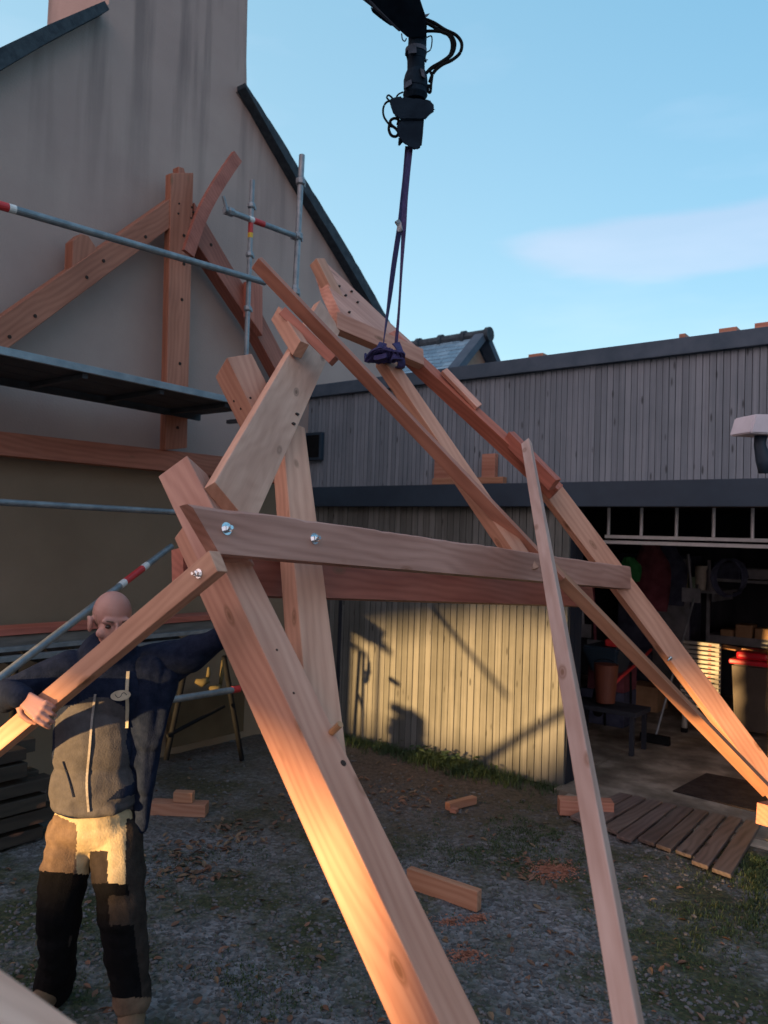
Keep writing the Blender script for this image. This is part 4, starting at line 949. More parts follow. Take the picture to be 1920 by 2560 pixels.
for i in range(n_ - 1):
    bm.faces.new((A[i], A[i + 1], B[i + 1], B[i])); bm.faces.new((A2[i + 1], A2[i], B2[i], B2[i + 1])); bm.faces.new((A[i + 1], A[i], A2[i], A2[i + 1]))
tag(obj('corrugated_sheet', bm, tarp, None, MH_), 'dark corrugated sheet lying behind the worker under the long boards', 'corrugated sheet')
# strap and rag hanging at the end of the stack
rag = empty('hanging_glove', hp3(545, 1690, .7), 'pair of grubby yellow work gloves hanging beside the worker at the trestle', 'gloves')
M_RAG = noisy('grubby_yellow_leather', (.10, .085, .04), (.06, .048, .025), 14, .8)
for dx, dy, ln in ((0, 0, .22), (-34, 18, .10)):
    p = hp3(556 + dx, 1650 + dy, .72); bm = bmesh.new()
    tube(bm, [p, p - V((0, 0, ln * .6)), p - V((.01, 0, ln))], .02, n=8, rs=[.010, .018, .014])
    tube(bm, [p - V((0, 0, ln)), p - V((.05, .02, ln + .03)), p - V((.10, .03, ln + .01))], .02, n=8, rs=[.03, .035, .018])
    obj('glove', bm, M_RAG, rag, smooth=True)
# tan crate and dark timber pile
tc_ = empty('tan_panel', hp3(510, 1890, .5), 'tan board panel leaning at the foot of the gable behind the trestle', 'panel')
bm = bmesh.new(); a_ = HP(430, 1745, .30); b_ = HP(606, 1900, .30); box(bm, a_[0], b_[0], -.30, -.24, 0.16, a_[1], bev=.004)
obj('panel', bm, noisy('tan_board_shaded', (.065, .047, .028), (.09, .066, .04), 3, .8), tc_, MH_)  # base colour darkened in place of cast shade on the panel
pile = []
M_DKT = wood('old_dark_timber', (0.050, 0.040, 0.032), (0.025, 0.020, 0.018), freq=20)
base = GC(60, 2110); dx_ = DH
z = 0.02
for r_ in range(6):
    for c_ in range(2):
        w_ = random.uniform(.09, .12); o = base - DH * (1.2 + random.uniform(0, .15)) + NH * (-.17 * c_ + random.uniform(-.02, .02)) + V((0, 0, z))
        bm = bmesh.new(); L_ = 1.15 + random.uniform(0, .35); box(bm, 0, L_, -.06, .06, 0, w_ * .75, bev=.004)
        o_ = obj('old_timber', bm, M_DKT, None, frame(o, DH, V((-DH.y, DH.x, 0))))
        nm = ['lowest', 'second', 'third', 'fourth', 'fifth', 'topmost'][r_]
        tag(o_, 'old dark timber, %s in the %s column of the pile behind the worker' % (nm, ('front', 'rear')[c_]), 'timber', 'old dark timbers piled behind the worker')
    z += .105
# ================================================================== offcuts
M_OFF = wood('fresh_offcut', (0.46, 0.24, 0.17), (0.34, 0.15, 0.10), knots=False)
G_OFF = 'fresh timber offcuts lying in the yard'
def offcut(p0, p1, wd, hg, label, z0=0.0, name='offcut', grp=G_OFF):
    a = GC(*p0, z0); b = GC(*p1, z0); d = b - a; a.z = b.z = z0 + .005
    bm = bmesh.new(); box(bm, 0, d.length, 0, wd, 0, hg, bev=.003)
    o = obj(name, bm, M_OFF, None, frame(a, d, V((-d.y, d.x, 0)))); return tag(o, label, 'offcut', grp)
offcut((372, 2040), (512, 2046), .11, .085, 'reddish block lying flat beside the worker, under a wedge-cut piece')
offcut((432, 2008), (480, 2010), .07, .07, 'small wedge-cut piece resting on the reddish block beside the worker', .088)
offcut((1125, 2030), (1192, 2012), .055, .055, 'short reddish offcut nearest the barn wall, propped on a stub')
offcut((1124, 2034), (1140, 2037), .06, .03, 'tiny stub under the short offcut nearest the barn wall')
offcut((1399, 2040), (1535, 2048), .12, .11, 'thick reddish block behind the slender upright timber, beside the plank ramp')
offcut((1015, 2222), (1192, 2284), .05, .11, 'longest offcut, a board on edge to the right of the big truss post')
# timber cradle on the barn beam
cr = empty('timber_cradle', BW(BP(1160, 1200, .1)[0], .1, Z_B1), 'reddish timber block cradle perched on the dark barn beam', 'timber cradle')
def bbox_(name, x0, x1, ytop, ybot, o0, o1, mat=M_OFF, par=cr, zb=None):
    a = BP(x0, ytop, o0); b = BP(x1, ybot, o0); bm = bmesh.new(); box(bm, a[0], b[0], -o0, -o1, (b[1] if zb is None else zb), a[1], bev=.004)
    return obj(name, bm, mat, par, MB_)
bbox_('base', 1080, 1257, 1196, 1209, .10, -.0 + .03, zb=Z_B1 + .001)
bbox_('upright', 1086, 1124, 1149, 1196, .095, .035); bbox_('upright', 1205, 1236, 1135, 1196, .095, .035)
# blocks on the barn roof
zz = Z_TOP
for i, (x0, x1, h_) in enumerate(((1326, 1362, .035), (1700, 1716, .04), (1799, 1844, .04), (1888, 1960, .045))):
    s0 = BP(x0, 850, 0)[0]; s1 = BP(x1, 850, 0)[0]; bm = bmesh.new(); box(bm, s0, s1, -.03, .10, zz + .001, zz + h_, bev=.003)
    tag(obj('roof_block', bm, M_OFF, None, MB_), 'reddish timber block on the barn roof edge, %s from the slate cottage' % ('nearest', 'second', 'third', 'farthest')[i], 'block', 'reddish blocks along the barn roof edge')
# dark box on the barn wall and pale cased unit at the frame edge
bx = empty('junction_box', BW(BP(805, 1120, .1)[0], .1, BP(805, 1120, .1)[1]), 'dark flat box fixed to the cladding behind the big plank', 'wall box')
bm = bmesh.new(); a = BP(768, 1083, .06); b = BP(804, 1150, .06); box(bm, a[0], b[0], -.085, -.028, b[1], a[1], bev=.006); obj('case', bm, M_BAND, bx, MB_)
bm = bmesh.new(); box(bm, a[0] + .02, b[0] - .02, -.092, -.086, b[1] + .03, a[1] - .03, bev=.003); obj('lid', bm, M_BLK, bx, MB_)
lp = empty('wall_floodlight', P(1905, 1060, 4.9), 'unlit floodlight with pale housing jutting in at the right edge', 'floodlight')
fr = frame(P(1876, 1082, 4.7), RT + V((0, .15, .0)), FW)
bm = bmesh.new(); prism(bm, [(0, 0), (.035, .115), (.26, .118), (.26, -.01)], 0, .22); bmesh.ops.bevel(bm, geom=list(bm.edges), offset=.008, segments=2, affect='EDGES'); obj('housing', bm, noisy('pale_lavender_plastic', (.52, .50, .56), (.62, .60, .66), 5, .8, bump=.1), lp, fr)
bm = bmesh.new(); tube(bm, [(.14, .1, .0), (.13, .1, -.06), (.16, .1, -.16), (.16, .1, -.24)], .03, n=10, rs=[.04, .035, .05, .03]); obj('bracket', bm, M_BAND, lp, fr, smooth=True)

# ================================================================== bay contents
def bay(x, y, dep): 
    """Point behind the barn front: dep metres inside, at pixel x, y."""
    return on_plane(x, y, BO - NB * dep, NB)
def MBd(p): return Matrix(((DB.x, -NB.x, 0, p.x), (DB.y, -NB.y, 0, p.y), (0, 0, 1, p.z), (0, 0, 0, 1)))
lad = empty('hanging_ladder', bay(1515, 1338, .35), 'long aluminium ladder hung on its side under the dark beam', 'ladder')
M_ALU = noisy('aluminium', (.55, .58, .62), (.68, .70, .74), 10, .5, .2, bump=.05)
M_ALUD = noisy('dull_cream_aluminium', (.22, .215, .20), (.29, .285, .26), 10, .6, .0, bump=.05)
p = bay(1512, 1337, .35); o_ = MBd(p)
bm = bmesh.new(); box(bm, 0, 4, 0, .03, -.028, .0, bev=.002); obj('rail', bm, M_ALU, lad, o_)
bm = bmesh.new(); box(bm, -.03, 4, .05, .08, -.075, -.045, bev=.002); obj('rail', bm, M_ALU, lad, o_)
bm = bmesh.new(); box(bm, 0, 4, 0, .03, .31, .338, bev=.002); obj('rail', bm, M_ALU, lad, o_)
for x in (1520, 1602, 1690, 1783, 1880):
    s = (bay(x, 1300, .35) - p).dot(DB); bm = bmesh.new(); tube(bm, [(s, .015, .001), (s, .015, .309)], .014, n=10); obj('rung', bm, M_ALU, lad, o_)
for k in range(4):
    s = (bay(1975, 1300, .35) - p).dot(DB) + .28 * k; bm = bmesh.new(); tube(bm, [(s, .015, .001), (s, .015, .309)], .014, n=10); obj('rung', bm, M_ALU, lad, o_)
# folded telescopic ladder
tl = empty('telescopic_ladder', bay(1740, 1812, 3.0), 'collapsed telescopic ladder with stacked rungs standing on the bay floor', 'ladder')
D3 = 2.6
q0 = bay(1700, 1800, D3); q1 = bay(1796, 1800, D3); wd = (q1 - q0).dot(DB); zt_ = bay(1750, 1612, D3).z; o_ = MBd(V((q0.x, q0.y, .028)))
for k in range(15):
    z_ = .30 + (zt_ - .33) * k / 14; bm = bmesh.new(); box(bm, 0, wd, -.02, .03, z_, z_ + (zt_ - .33) / 14 * .68, bev=.003); obj('rung', bm, M_ALUD, tl, o_)
    bm = bmesh.new(); box(bm, wd * .72, wd * .80, -.026, -.0205, z_ + .004, z_ + .018); obj('lock_tab', bm, M_RED, tl, o_)
for x in (0.03, wd - .03):
    bm = bmesh.new(); tube(bm, [(x, .06, .03), (x, .06, zt_ - .01)], .03, n=14); obj('stile', bm, M_ALUD, tl, o_)
    bm = bmesh.new(); tube(bm, [(x, .06, .0), (x, .06, .05)], .036, n=14); obj('foot', bm, M_BLK, tl, o_)
# wheelie bin with red lid
D4 = 2.9
q0 = bay(1826, 1770, D4); q1 = bay(1925, 1770, D4); wd = (q1 - q0).dot(DB); o_ = MBd(V((q0.x, q0.y, .028))); zl = bay(1870, 1662, D4).z
bn = empty('lidded_bin', V((q0.x, q0.y, .028)), 'grey bin with a bright red lid at the right of the bay', 'bin')
bm = bmesh.new(); vs = box(bm, .0, wd, 0, .5, .06, zl - .03)
for v in vs:
    if v.co.z < .2: v.co.x = wd / 2 + (v.co.x - wd / 2) * .86; v.co.y = .05 + v.co.y * .8
bmesh.ops.bevel(bm, geom=list(bm.edges), offset=.025, segments=3, affect='EDGES'); obj('body', bm, noisy('brown_grey_plastic', (.05, .042, .035), (.07, .06, .05), 3, .6, bump=.1), bn, o_)
bm = bmesh.new(); box(bm, -.02, wd + .02, -.04, .53, zl - .03, zl + .02, bev=.012); box(bm, .04, wd - .03, .02, .5, zl + .02, zl + .10, bev=.03); obj('lid', bm, noisy('bright_red_plastic', (.62, .012, .03), (.50, .01, .025), 3, .35, bump=.02), bn, o_)
for x in (.06, wd - .1):
    bm = bmesh.new(); tube(bm, [(x, .42, .08), (x + .05, .42, .08)], .08, n=18); obj('wheel', bm, M_BLK, bn, o_)
q = bay(1808, 1612, 3.3); e_ = bay(1925, 1632, 3.1); bm = bmesh.new(); d = e_ - q; box(bm, 0, d.length, -.04, .0, -.02, .02, bev=.003)
tag(obj('short_plank', bm, M_WOODE, None, frame(q, d, V((0, 0, 1)))), 'short orange plank lying above the red-lidded bin', 'plank')
# yellow drum at the frame edge
yd = empty('yellow_drum', V((*bay(1945, 1800, 1.4).xy, .028)), 'yellow drum standing at the right edge of the bay', 'drum')
q = bay(1955, 1625, 1.4); o_ = MBd(V((q.x, q.y, .028))); hh = bay(1935, 1600, 1.4).z
bm = bmesh.new(); r_ = .11; tube(bm, [(0, 0, 0), (0, 0, .02), (0, 0, hh * .5), (0, 0, hh - .05), (0, 0, hh)], .1, n=28, rs=[r_ * .8, r_ * .86, r_ * .86, r_, r_ * .7]); obj('body', bm, M_YEL, yd, o_, smooth=True)
bm = bmesh.new(); tube(bm, [(0, 0, hh), (0, 0, hh + .03)], .03, n=16); obj('cap', bm, M_BLK, yd, o_)
# workbench, shelf and dim clutter
def ibox(name, x0, y0, x1, y1, dep, th, mat, par, bev=.004, zfloor=False):
    a = bay(x0, y0, dep); b = bay(x1, y1, dep); L = (b - a).dot(DB); z0 = 0.03 if zfloor else b.z; bm = bmesh.new()
    box(bm, 0, L, 0, th, z0 - a.z, 0, bev=bev); return obj(name, bm, mat, par, MBd(a))
M_D1 = noisy('dark_navy_cloth', (.035, .042, .075), (.07, .08, .13), 8, .95, bump=.5)
M_D2 = noisy('dark_maroon_cloth', (.11, .035, .05), (.18, .06, .08), 8, .95, bump=.5)
M_G = noisy('green_cloth', (.03, .17, .06), (.05, .24, .09), 8, .9, bump=.4)
M_CARD = noisy('brown_cardboard', (.24, .15, .09), (.32, .21, .13), 6, .9, bump=.1)
M_DG = noisy('dull_grey_metal', (.14, .155, .18), (.24, .26, .30), 6, .5, .3)
sh = empty('shelf_unit', bay(1800, 1600, 4.6), 'dim shelf unit against the back wall of the bay', 'shelf')
for y in (1452, 1605): ibox('shelf', 1765, y, 2050, y + 8, 4.5, .45, M_DG, sh)
for x in (1768, 1925): ibox('upright', x, 1400, x + 6, 1500, 4.49, .04, M_DG, sh, zfloor=True)
for i, (x0, y0, x1, m_, lb_) in enumerate(((1800, 1572, 1832, M_CARD, 'leftmost carton on the lower shelf in the bay'), (1838, 1560, 1880, M_CARD, 'taller middle carton on the lower shelf in the bay'), (1886, 1570, 1925, M_CARD, 'rightmost carton on the lower shelf in the bay'), (1785, 1405, 1850, M_D1, 'dark bundle on the upper shelf in the bay'), (1860, 1420, 1925, M_DG, 'grey case on the upper shelf in the bay'))):
    o = ibox('carton' if i < 3 else 'bundle', x0, y0, x1, 1604 if i < 3 else 1451, 4.52, .3, m_, None, .02); tag(o, lb_, 'carton' if i < 3 else 'bundle', 'things on the bay shelves')
def coat(name, x, y, w, h, dep, mat, label, cat):
    a = bay(x, y, dep); bm = bmesh.new(); n = 14; m = 10; g = []
    for j in range(m + 1):
        t = j / m; row = []
        ww = w * (.35 + .65 * min(1, t * 3)) 
        for i in range(n):
            an = 2 * math.pi * i / n; fo = 1 + .22 * math.sin(5 * an + 3 * t)
            row.append(bm.verts.new((math.cos(an) * ww / 2 * fo, .02 + math.sin(an) * .07 * fo, -h * t)))
        g.append(row)
    for j in range(m):
        for i in range(n): bm.faces.new((g[j][i], g[j][(i + 1) % n], g[j + 1][(i + 1) % n], g[j + 1][i]))
    bm.faces.new(g[0][::-1]); bm.faces.new(g[-1])
    tag(obj(name, bm, mat, None, MBd(a), smooth=True), label, cat, 'work clothes hanging in the bay')
coat('hanging_coat', 1625, 1352, .42, .85, 3.4, M_D2, 'dark maroon coat hanging at the back of the bay', 'coat')
coat('hanging_coat', 1668, 1360, .40, .75, 3.6, M_D1, 'dark navy coat hanging right of the maroon one', 'coat')
coat('hanging_jacket', 1572, 1392, .26, .30, 3.3, M_G, 'green jacket hanging in the bay just right of the truss', 'jacket')
# folded tarpaulin bundle and barrow
wb = empty('wheelbarrow', bay(1500, 1750, 1.6), 'dark wheelbarrow with red details parked just inside the bay', 'wheelbarrow')
a = bay(1450, 1612, 1.7); o_ = MBd(a); w1 = (bay(1545, 1612, 1.7) - a).dot(DB)
bm = bmesh.new(); vs = box(bm, 0, w1, 0, .6, -.30, 0)
for v in vs:
    if v.co.z < -.1: v.co.x = w1 * .5 + (v.co.x - w1 * .5) * .6; v.co.y = .12 + v.co.y * .6
bmesh.ops.bevel(bm, geom=list(bm.edges), offset=.03, segments=3, affect='EDGES'); obj('tray', bm, M_BAND, wb, o_)
bm = bmesh.new(); tube(bm, [(w1 * .5, .02, -.55), (w1 * .56, .02, -.55)], .17, n=24); obj('wheel', bm, M_BLK, wb, o_)
for x in (.06, w1 - .06):
    bm = bmesh.new(); tube(bm, [(w1 * .5, .02, -.55), (x, .3, -.32), (x, .9, -.2), (x, 1.2, -.12)], .016, n=8); obj('handle', bm, M_RED, wb, o_)
    bm = bmesh.new(); tube(bm, [(x, .55, -.3), (x, .6, -.02 - a.z + .05)], .014, n=8); obj('leg', bm, M_BLK, wb, o_)
bm = bmesh.new(); box(bm, w1 * .55, w1 * .9, .1, .35, .0, .08, bev=.03); tag(obj('red_bag', bm, M_RED, None, o_), 'small crumpled red bag lying on the wheelbarrow', 'bag')
p0 = bay(1492, 1672, 1.2); bm = bmesh.new(); tube(bm, [p0 + V((0, 0, -.22)), p0 + V((0, 0, .0)), p0 + V((.08, .0, .10))], .1, n=12, rs=[.12, .09, .02]); 
bm2 = bmesh.new(); prism(bm2, [(0, 0), (.24, .02), (.20, .11), (.11, .10)], 0, .12); bm.free()
# orange bucket lying on its side
bk = empty('orange_bucket', V((*bay(1515, 1690, 1.35).xy, .03)), 'faded orange bucket standing in the dark of the bay', 'bucket')
q = bay(1515, 1680, 1.35); o_ = MBd(V((q.x, q.y, .03))); hz = bay(1515, 1655, 1.35).z
bm2.free(); bm = bmesh.new(); tube(bm, [(0, 0, .45), (0, 0, hz - .05)], .1, n=24, rs=[.09, .12]); obj('body', bm, noisy('faded_orange_plastic', (.14, .04, .022), (.10, .03, .018), 4, .6), bk, o_)
bm = bmesh.new(); tube(bm, [(-.12, 0, hz - .06)] + [(-.12 * math.cos(t_ * math.pi / 8), -.02, hz - .06 + .06 * math.sin(t_ * math.pi / 8)) for t_ in range(1, 8)] + [(.12, 0, hz - .06)], .004, n=6); obj('handle', bm, M_BLK, bk, o_)
tb = empty('low_bench', V((*q.xy, .03)), 'dark low bench under the orange bucket', 'bench')
bm = bmesh.new(); box(bm, -.35, .35, -.12, .3, .37, .415, bev=.004); obj('top', bm, M_DARKW, tb, o_)
for x, y in ((-.32, -.1), (.28, -.1), (-.32, .24), (.28, .24)):
    bm = bmesh.new(); box(bm, x, x + .04, y, y + .04, 0, .369); obj('leg', bm, M_DARKW, tb, o_)
pb = bay(1745, 1462, 3.0); pe = bay(1690, 1568, 2.4); pe2 = pe.lerp(pb, -.8)
br = empty('broom', V((pe2.x, pe2.y, .03)), 'pale-handled broom leaning at a slant in the bay', 'broom')
pipe('handle', V((pe2.x, pe2.y, .08)), pb, .012, M_GALV, br); bm = bmesh.new(); box(bm, -.15, .15, -.03, .03, .0, .09, bev=.01); obj('head', bm, M_BLK, br, MBd(V((pe2.x, pe2.y, .03))))

# more dim things standing in the dark of the bay
cb = empty('tall_cabinet', V((*bay(1600, 1500, 4.7).xy, .03)), 'tall dark cabinet against the back wall, behind the hanging coats', 'cabinet')
q = bay(1545, 1500, 4.7); o_ = MBd(V((q.x, q.y, .03)))
bm = bmesh.new(); box(bm, 0, 1.0, 0, .5, 0, 1.9, bev=.006); obj('carcass', bm, M_D1, cb, o_)
for x in (.01, .51):
    bm = bmesh.new(); box(bm, x, x + .48, -.02, -.001, .04, 1.86, bev=.004); dr = obj('door', bm, M_DG if x > .1 else M_D1, cb, o_)
    bm = bmesh.new(); box(bm, .46 if x < .1 else .53, .475 if x < .1 else .545, -.04, -.021, .9, 1.05, bev=.003); obj('handle', bm, M_GALV, dr, o_)
for i, (x, y, m_, w_, h_, lb_) in enumerate(((1452, 1700, M_D1, .5, .38, 'large dark crate on the floor beside the side wall of the bay'), (1470, 1640, M_D2, .42, .26, 'maroon crate stacked on the large dark crate'), (1570, 1745, M_CARD, .36, .30, 'brown carton on the bay floor beside the telescopic ladder'))):
    q = bay(x, y, 2.3 if i < 2 else 3.4); z_ = .03 if i != 1 else .412; bm = bmesh.new(); box(bm, 0, w_, 0, .4, 0, h_, bev=.012)
    tag(obj('crate' if i < 2 else 'carton', bm, m_, None, MBd(V((q.x, q.y, z_)))), lb_, 'crate' if i < 2 else 'carton')
for i, (x, y0, y1, m_, lb_) in enumerate(((1450, 1390, 1560, M_DG, 'grey spade hanging on the side wall of the bay, nearest the opening'), (1480, 1400, 1600, M_D2, 'maroon-handled rake hanging in the bay beside the grey spade'), (1720, 1385, 1470, M_DG, 'short grey saw hanging below the ladder in the bay'))):
    a_ = bay(x, y0, 2.9); b_ = bay(x + 8, y1, 2.9); t_o = empty('hanging_tool', a_, lb_, 'tool', 'tools hanging in the bay')
    pipe('handle', b_, a_, .016, m_, t_o); bm = bmesh.new(); box(bm, -.10, .10, -.01, .02, -.16, .0, bev=.006); obj('blade', bm, M_DG, t_o, MBd(b_))
bm = bmesh.new()
for k in range(60):
    a_ = k / 60 * 6.283 * 5; 
bm.free()
hz_ = bay(1830, 1420, 2.8); bm = bmesh.new(); tube(bm, [hz_ + DB * (.16 * math.cos(k * .45)) + V((0, 0, .20 * math.sin(k * .45) - .1)) + NB * (.004 * k) for k in range(60)], .012, n=8)
tag(obj('coiled_hose', bm, M_D1, None, smooth=True), 'coiled dark hose hanging at the right of the bay under the ladder', 'hose')

tin_c = [(.30, .30, .32), (.10, .13, .20), (.26, .10, .07), (.22, .20, .12), (.10, .16, .11), (.34, .33, .30), (.12, .12, .14)]
tin_n = ['pale', 'navy', 'rusty red', 'ochre', 'dull green', 'whitish', 'charcoal']
for i, x in enumerate((1652, 1672, 1690, 1712, 1733, 1752, 1776)):
    q = bay(x, 1452, 4.4); q.z = 1.5 + .0
    hgt = .16 + .05 * ((i * 3) % 4); rr = .05 + .012 * (i % 3); bm = bmesh.new(); tube(bm, [(0, 0, 0), (0, 0, hgt - .02), (0, 0, hgt - .015), (0, 0, hgt)], .1, n=18, rs=[rr, rr, rr * 1.06, rr * 1.06])
    tag(obj('paint_tin', bm, noisy('tin_%d' % i, tin_c[i], tuple(c * 1.3 for c in tin_c[i]), 9, .6), None, MBd(q)), tin_n[i] + ' tin on the long back shelf of the bay', 'tin', 'tins on the long back shelf of the bay')
ls = empty('long_shelf', bay(1720, 1455, 4.5), 'long shelf board fixed to the back wall of the bay under a row of tins', 'shelf')
a_ = bay(1635, 1452, 4.4); b_ = bay(1800, 1452, 4.4); bm = bmesh.new(); box(bm, 0, (b_ - a_).dot(DB), -.12, .9, 1.465 - a_.z, 1.498 - a_.z, bev=.003); obj('board', bm, M_DG, ls, MBd(a_))
for f_ in (.1, .9):
    bm = bmesh.new(); x = (b_ - a_).dot(DB) * f_; box(bm, x, x + .03, -.05, .9, 1.36 - a_.z, 1.464 - a_.z); obj('bracket', bm, M_DG, ls, MBd(a_))

# ================================================================== the worker
def pxof(p):
    q = p - CAM; z = q.dot(FW); return (960 + F_PX * q.dot(RT) / z, 1280 - F_PX * q.dot(UP) / z)
def ell(bm, c, ax, r, seg=14):
    ret = bmesh.ops.create_uvsphere(bm, u_segments=seg, v_segments=seg // 2 + 2, radius=1)
    R = Matrix(((ax[0].x * r[0], ax[1].x * r[1], ax[2].x * r[2]), (ax[0].y * r[0], ax[1].y * r[1], ax[2].y * r[2]), (ax[0].z * r[0], ax[1].z * r[1], ax[2].z * r[2])))
    for v in ret['verts']: v.co = R @ v.co + c
def caps(bm, a, b, ra, rb, flat=1.0, fn=None, n=14):
    """Tapered capsule from a to b, optionally flattened along fn."""
    d = (b - a); L = d.length; x = d.normalized(); y = (fn or V((0.3, 1, .2))); z = x.cross(y).normalized(); y = z.cross(x)
    rings = []; K = 6
    prof = [(-ra * math.cos(k / K * math.pi / 2), ra * math.sin(k / K * math.pi / 2)) for k in range(1, K + 1)] + [(L + rb * math.sin(k / K * math.pi / 2), rb * math.cos(k / K * math.pi / 2)) for k in range(0, K)]
    for s_, r_ in prof:
        rings.append([bm.verts.new(a + x * s_ + (y * math.cos(2 * math.pi * i / n) * flat + z * math.sin(2 * math.pi * i / n)) * max(r_, 1e-4)) for i in range(n)])
    for i in range(len(rings) - 1):
        for k in range(n): bm.faces.new((rings[i][k], rings[i][(k + 1) % n], rings[i + 1][(k + 1) % n], rings[i + 1][k]))
    bm.faces.new(rings[0][::-1]); bm.faces.new(rings[-1])
def fuse(name, bm, mats, par, vox, smooth=4, disp=None, pick=None, cut=None):
    bmesh.ops.recalc_face_normals(bm, faces=bm.faces)
    me = bpy.data.meshes.new('tmp'); bm.to_mesh(me); bm.free(); o = bpy.data.objects.new('tmp', me); S.collection.objects.link(o)
    m = o.modifiers.new('r', 'REMESH'); m.mode = 'VOXEL'; m.voxel_size = vox
    m = o.modifiers.new('s', 'SMOOTH'); m.factor = .6; m.iterations = smooth
    bpy.context.view_layer.update(); dg = bpy.context.evaluated_depsgraph_get()
    me2 = bpy.data.meshes.new_from_object(o.evaluated_get(dg)); bpy.data.objects.remove(o)
    b2 = bmesh.new(); b2.from_mesh(me2)
    if disp:
        b2.normal_update()
        mv = [(v, v.normal * disp(v.co)) for v in b2.verts]
        for v, d in mv: v.co += d
    if cut:
        kill = [f for f in b2.faces if cut(f.calc_center_median())]
        bmesh.ops.delete(b2, geom=kill, context='FACES')
    if pick:
        for f in b2.faces: f.material_index = pick(f.calc_center_median())
    return obj(name, b2, None, par, ID, smooth=True, mats=mats)
M_SKIN, t_, b_n = newmat('skin', (0.42, 0.22, 0.185), .5); b_n.inputs['Subsurface Weight'].default_value = .12; b_n.inputs['Subsurface Radius'].default_value = (.01, .004, .002)
M_NAVY = noisy('navy_fleece', (.006, .011, .028), (.014, .021, .045), 30, .95, bump=.4)
M_GREYJ = noisy('grey_softshell', (.060, .058, .064), (.082, .079, .086), 26, .9, bump=.3)
M_BEIGE = noisy('beige_work_cloth', (.36, .29, .18), (.45, .37, .24), 24, .9, bump=.3)
M_BROWN = noisy('brown_work_cloth', (.10, .07, .052), (.15, .105, .075), 24, .9, bump=.3)
M_BLACKC = noisy('black_knee_cloth', (.002, .002, .003), (.004, .004, .005), 24, .9, bump=.3)
M_DBROWN = noisy('dark_brown_cloth', (.022, .018, .017), (.036, .029, .026), 24, .9, bump=.3)
M_STUB = noisy('shaved_grey_hair', (.40, .24, .18), (.30, .20, .16), 140, .8, bump=.2)
M_SOLE = noisy('brown_boot_leather', (.10, .065, .04), (.15, .10, .06), 14, .7, bump=.2)
man = empty('person', V((P(240, 2500, 3.14).x, 3.14, 0)), 'bald worker in navy and grey jacket and beige trousers gripping the low timber arm', 'person')
D = 3.14
hc = P(281, 1552, D); hf = V((.50, -.84, -.16)).normalized(); hu = V((.06, -.10, 1)); hs = hf.cross(hu).normalized(); hu = hs.cross(hf).normalized()
HSC = 1.07
def H(s, f, u): return hc + (hs * s + hf * f + hu * u) * HSC
HX = (hs, hf, hu)
neck = H(0, -.03, -.11)
chestc = P(268, 1690, D + .03); belly = P(240, 1880, D + .0); pel = P(240, 2050, D)
shR = P(178, 1668, D - .02); elR = P(10, 1742, 3.02)
pA, nA = on_face('A', 88, 1762)
dA = (V(BEAMS['A'][1]) - V(BEAMS['A'][0])).normalized()
wrR = P(50, 1738, 2.76); knR = P(103, 1777, 2.68)
shL = P(362, 1668, D + .08); elL = P(468, 1640, D + .04); wrL = P(548, 1598, D - .05)
hipR = P(180, 2075, D); hipL = P(292, 2075, D); knR_ = P(146, 2270, D - .03); knL_ = P(305, 2285, D - .08); anR = P(135, 2440, D + .12); anL = P(332, 2478, D - .05)
for q in (anR, anL): pass
def hand(bm, wr, kn, nb, curl, thumb_side, scale=1.0):
    """Palm plus four jointed fingers and a thumb; nb = back-of-hand normal."""
    d = (kn - wr).normalized(); nb = (nb - d * nb.dot(d)).normalized(); sd = d.cross(nb).normalized() * thumb_side
    for k, o_ in enumerate((.030, .010, -.010, -.028)):
        caps(bm, wr + d * .012 + sd * o_ * .5, kn + sd * o_ * .9 - d * (.0, .0, .003, .008)[k], .014, .0105, .8, nb)
    L = ((.036, .023, .018), (.040, .026, .019), (.037, .024, .018), (.029, .019, .016))
    for k, o_ in enumerate((.036, .0125, -.0115, -.034)):
        p = kn + sd * o_ * .9 - d * (.0, .0, .003, .008)[k]; an = .35 + k * .05; dd = d
        for j, l in enumerate(L[k]):
            an += curl[j] + .05 * k
            dd = (d * math.cos(an) - nb * math.sin(an)).normalized(); q = p + dd * l * scale
            caps(bm, p, q, (.0092, .0083, .0075)[j], (.0083, .0075, .0062)[j]); p = q
    p = wr + d * .022 + sd * .024; q = p + (d * .55 + sd * .55 - nb * .45).normalized() * .042; caps(bm, p, q, .014, .011)
    r = q + (d * .75 + sd * .1 - nb * .65).normalized() * .032; caps(bm, q, r, .011, .0095); s = r + (d * .8 - sd * .2 - nb * .55).normalized() * .026; caps(bm, r, s, .0095, .007)
bm = bmesh.new()
ell(bm, H(0, -.012, .030), HX, (.076, .094, .086), 24); ell(bm, H(0, .028, -.030), HX, (.060, .066, .080), 20)
ell(bm, H(0, .058, -.090), HX, (.034, .030, .024)); ell(bm, H(0, .020, -.075), HX, (.055, .055, .035))
caps(bm, H(0, .088, .004), H(0, .112, -.036), .009, .0135); caps(bm, H(-.013, .096, -.041), H(.013, .096, -.041), .009, .009)
caps(bm, H(-.040, .072, .018), H(.040, .072, .018), .014, .014); caps(bm, H(-.022, .084, -.066), H(.022, .084, -.066), .009, .009)
caps(bm, H(-.018, .086, -.076), H(.018, .086, -.076), .008, .008)
for s_ in (-1, 1):
    ell(bm, H(.045 * s_, .052, -.032), HX, (.024, .024, .022)); ell(bm, H(.079 * s_, -.004, -.012), HX, (.010, .021, .034)); caps(bm, H(.083 * s_, -.018, .012), H(.081 * s_, -.012, -.030), .007, .006)
caps(bm, neck, chestc + V((0, .02, .08)), .056, .056)
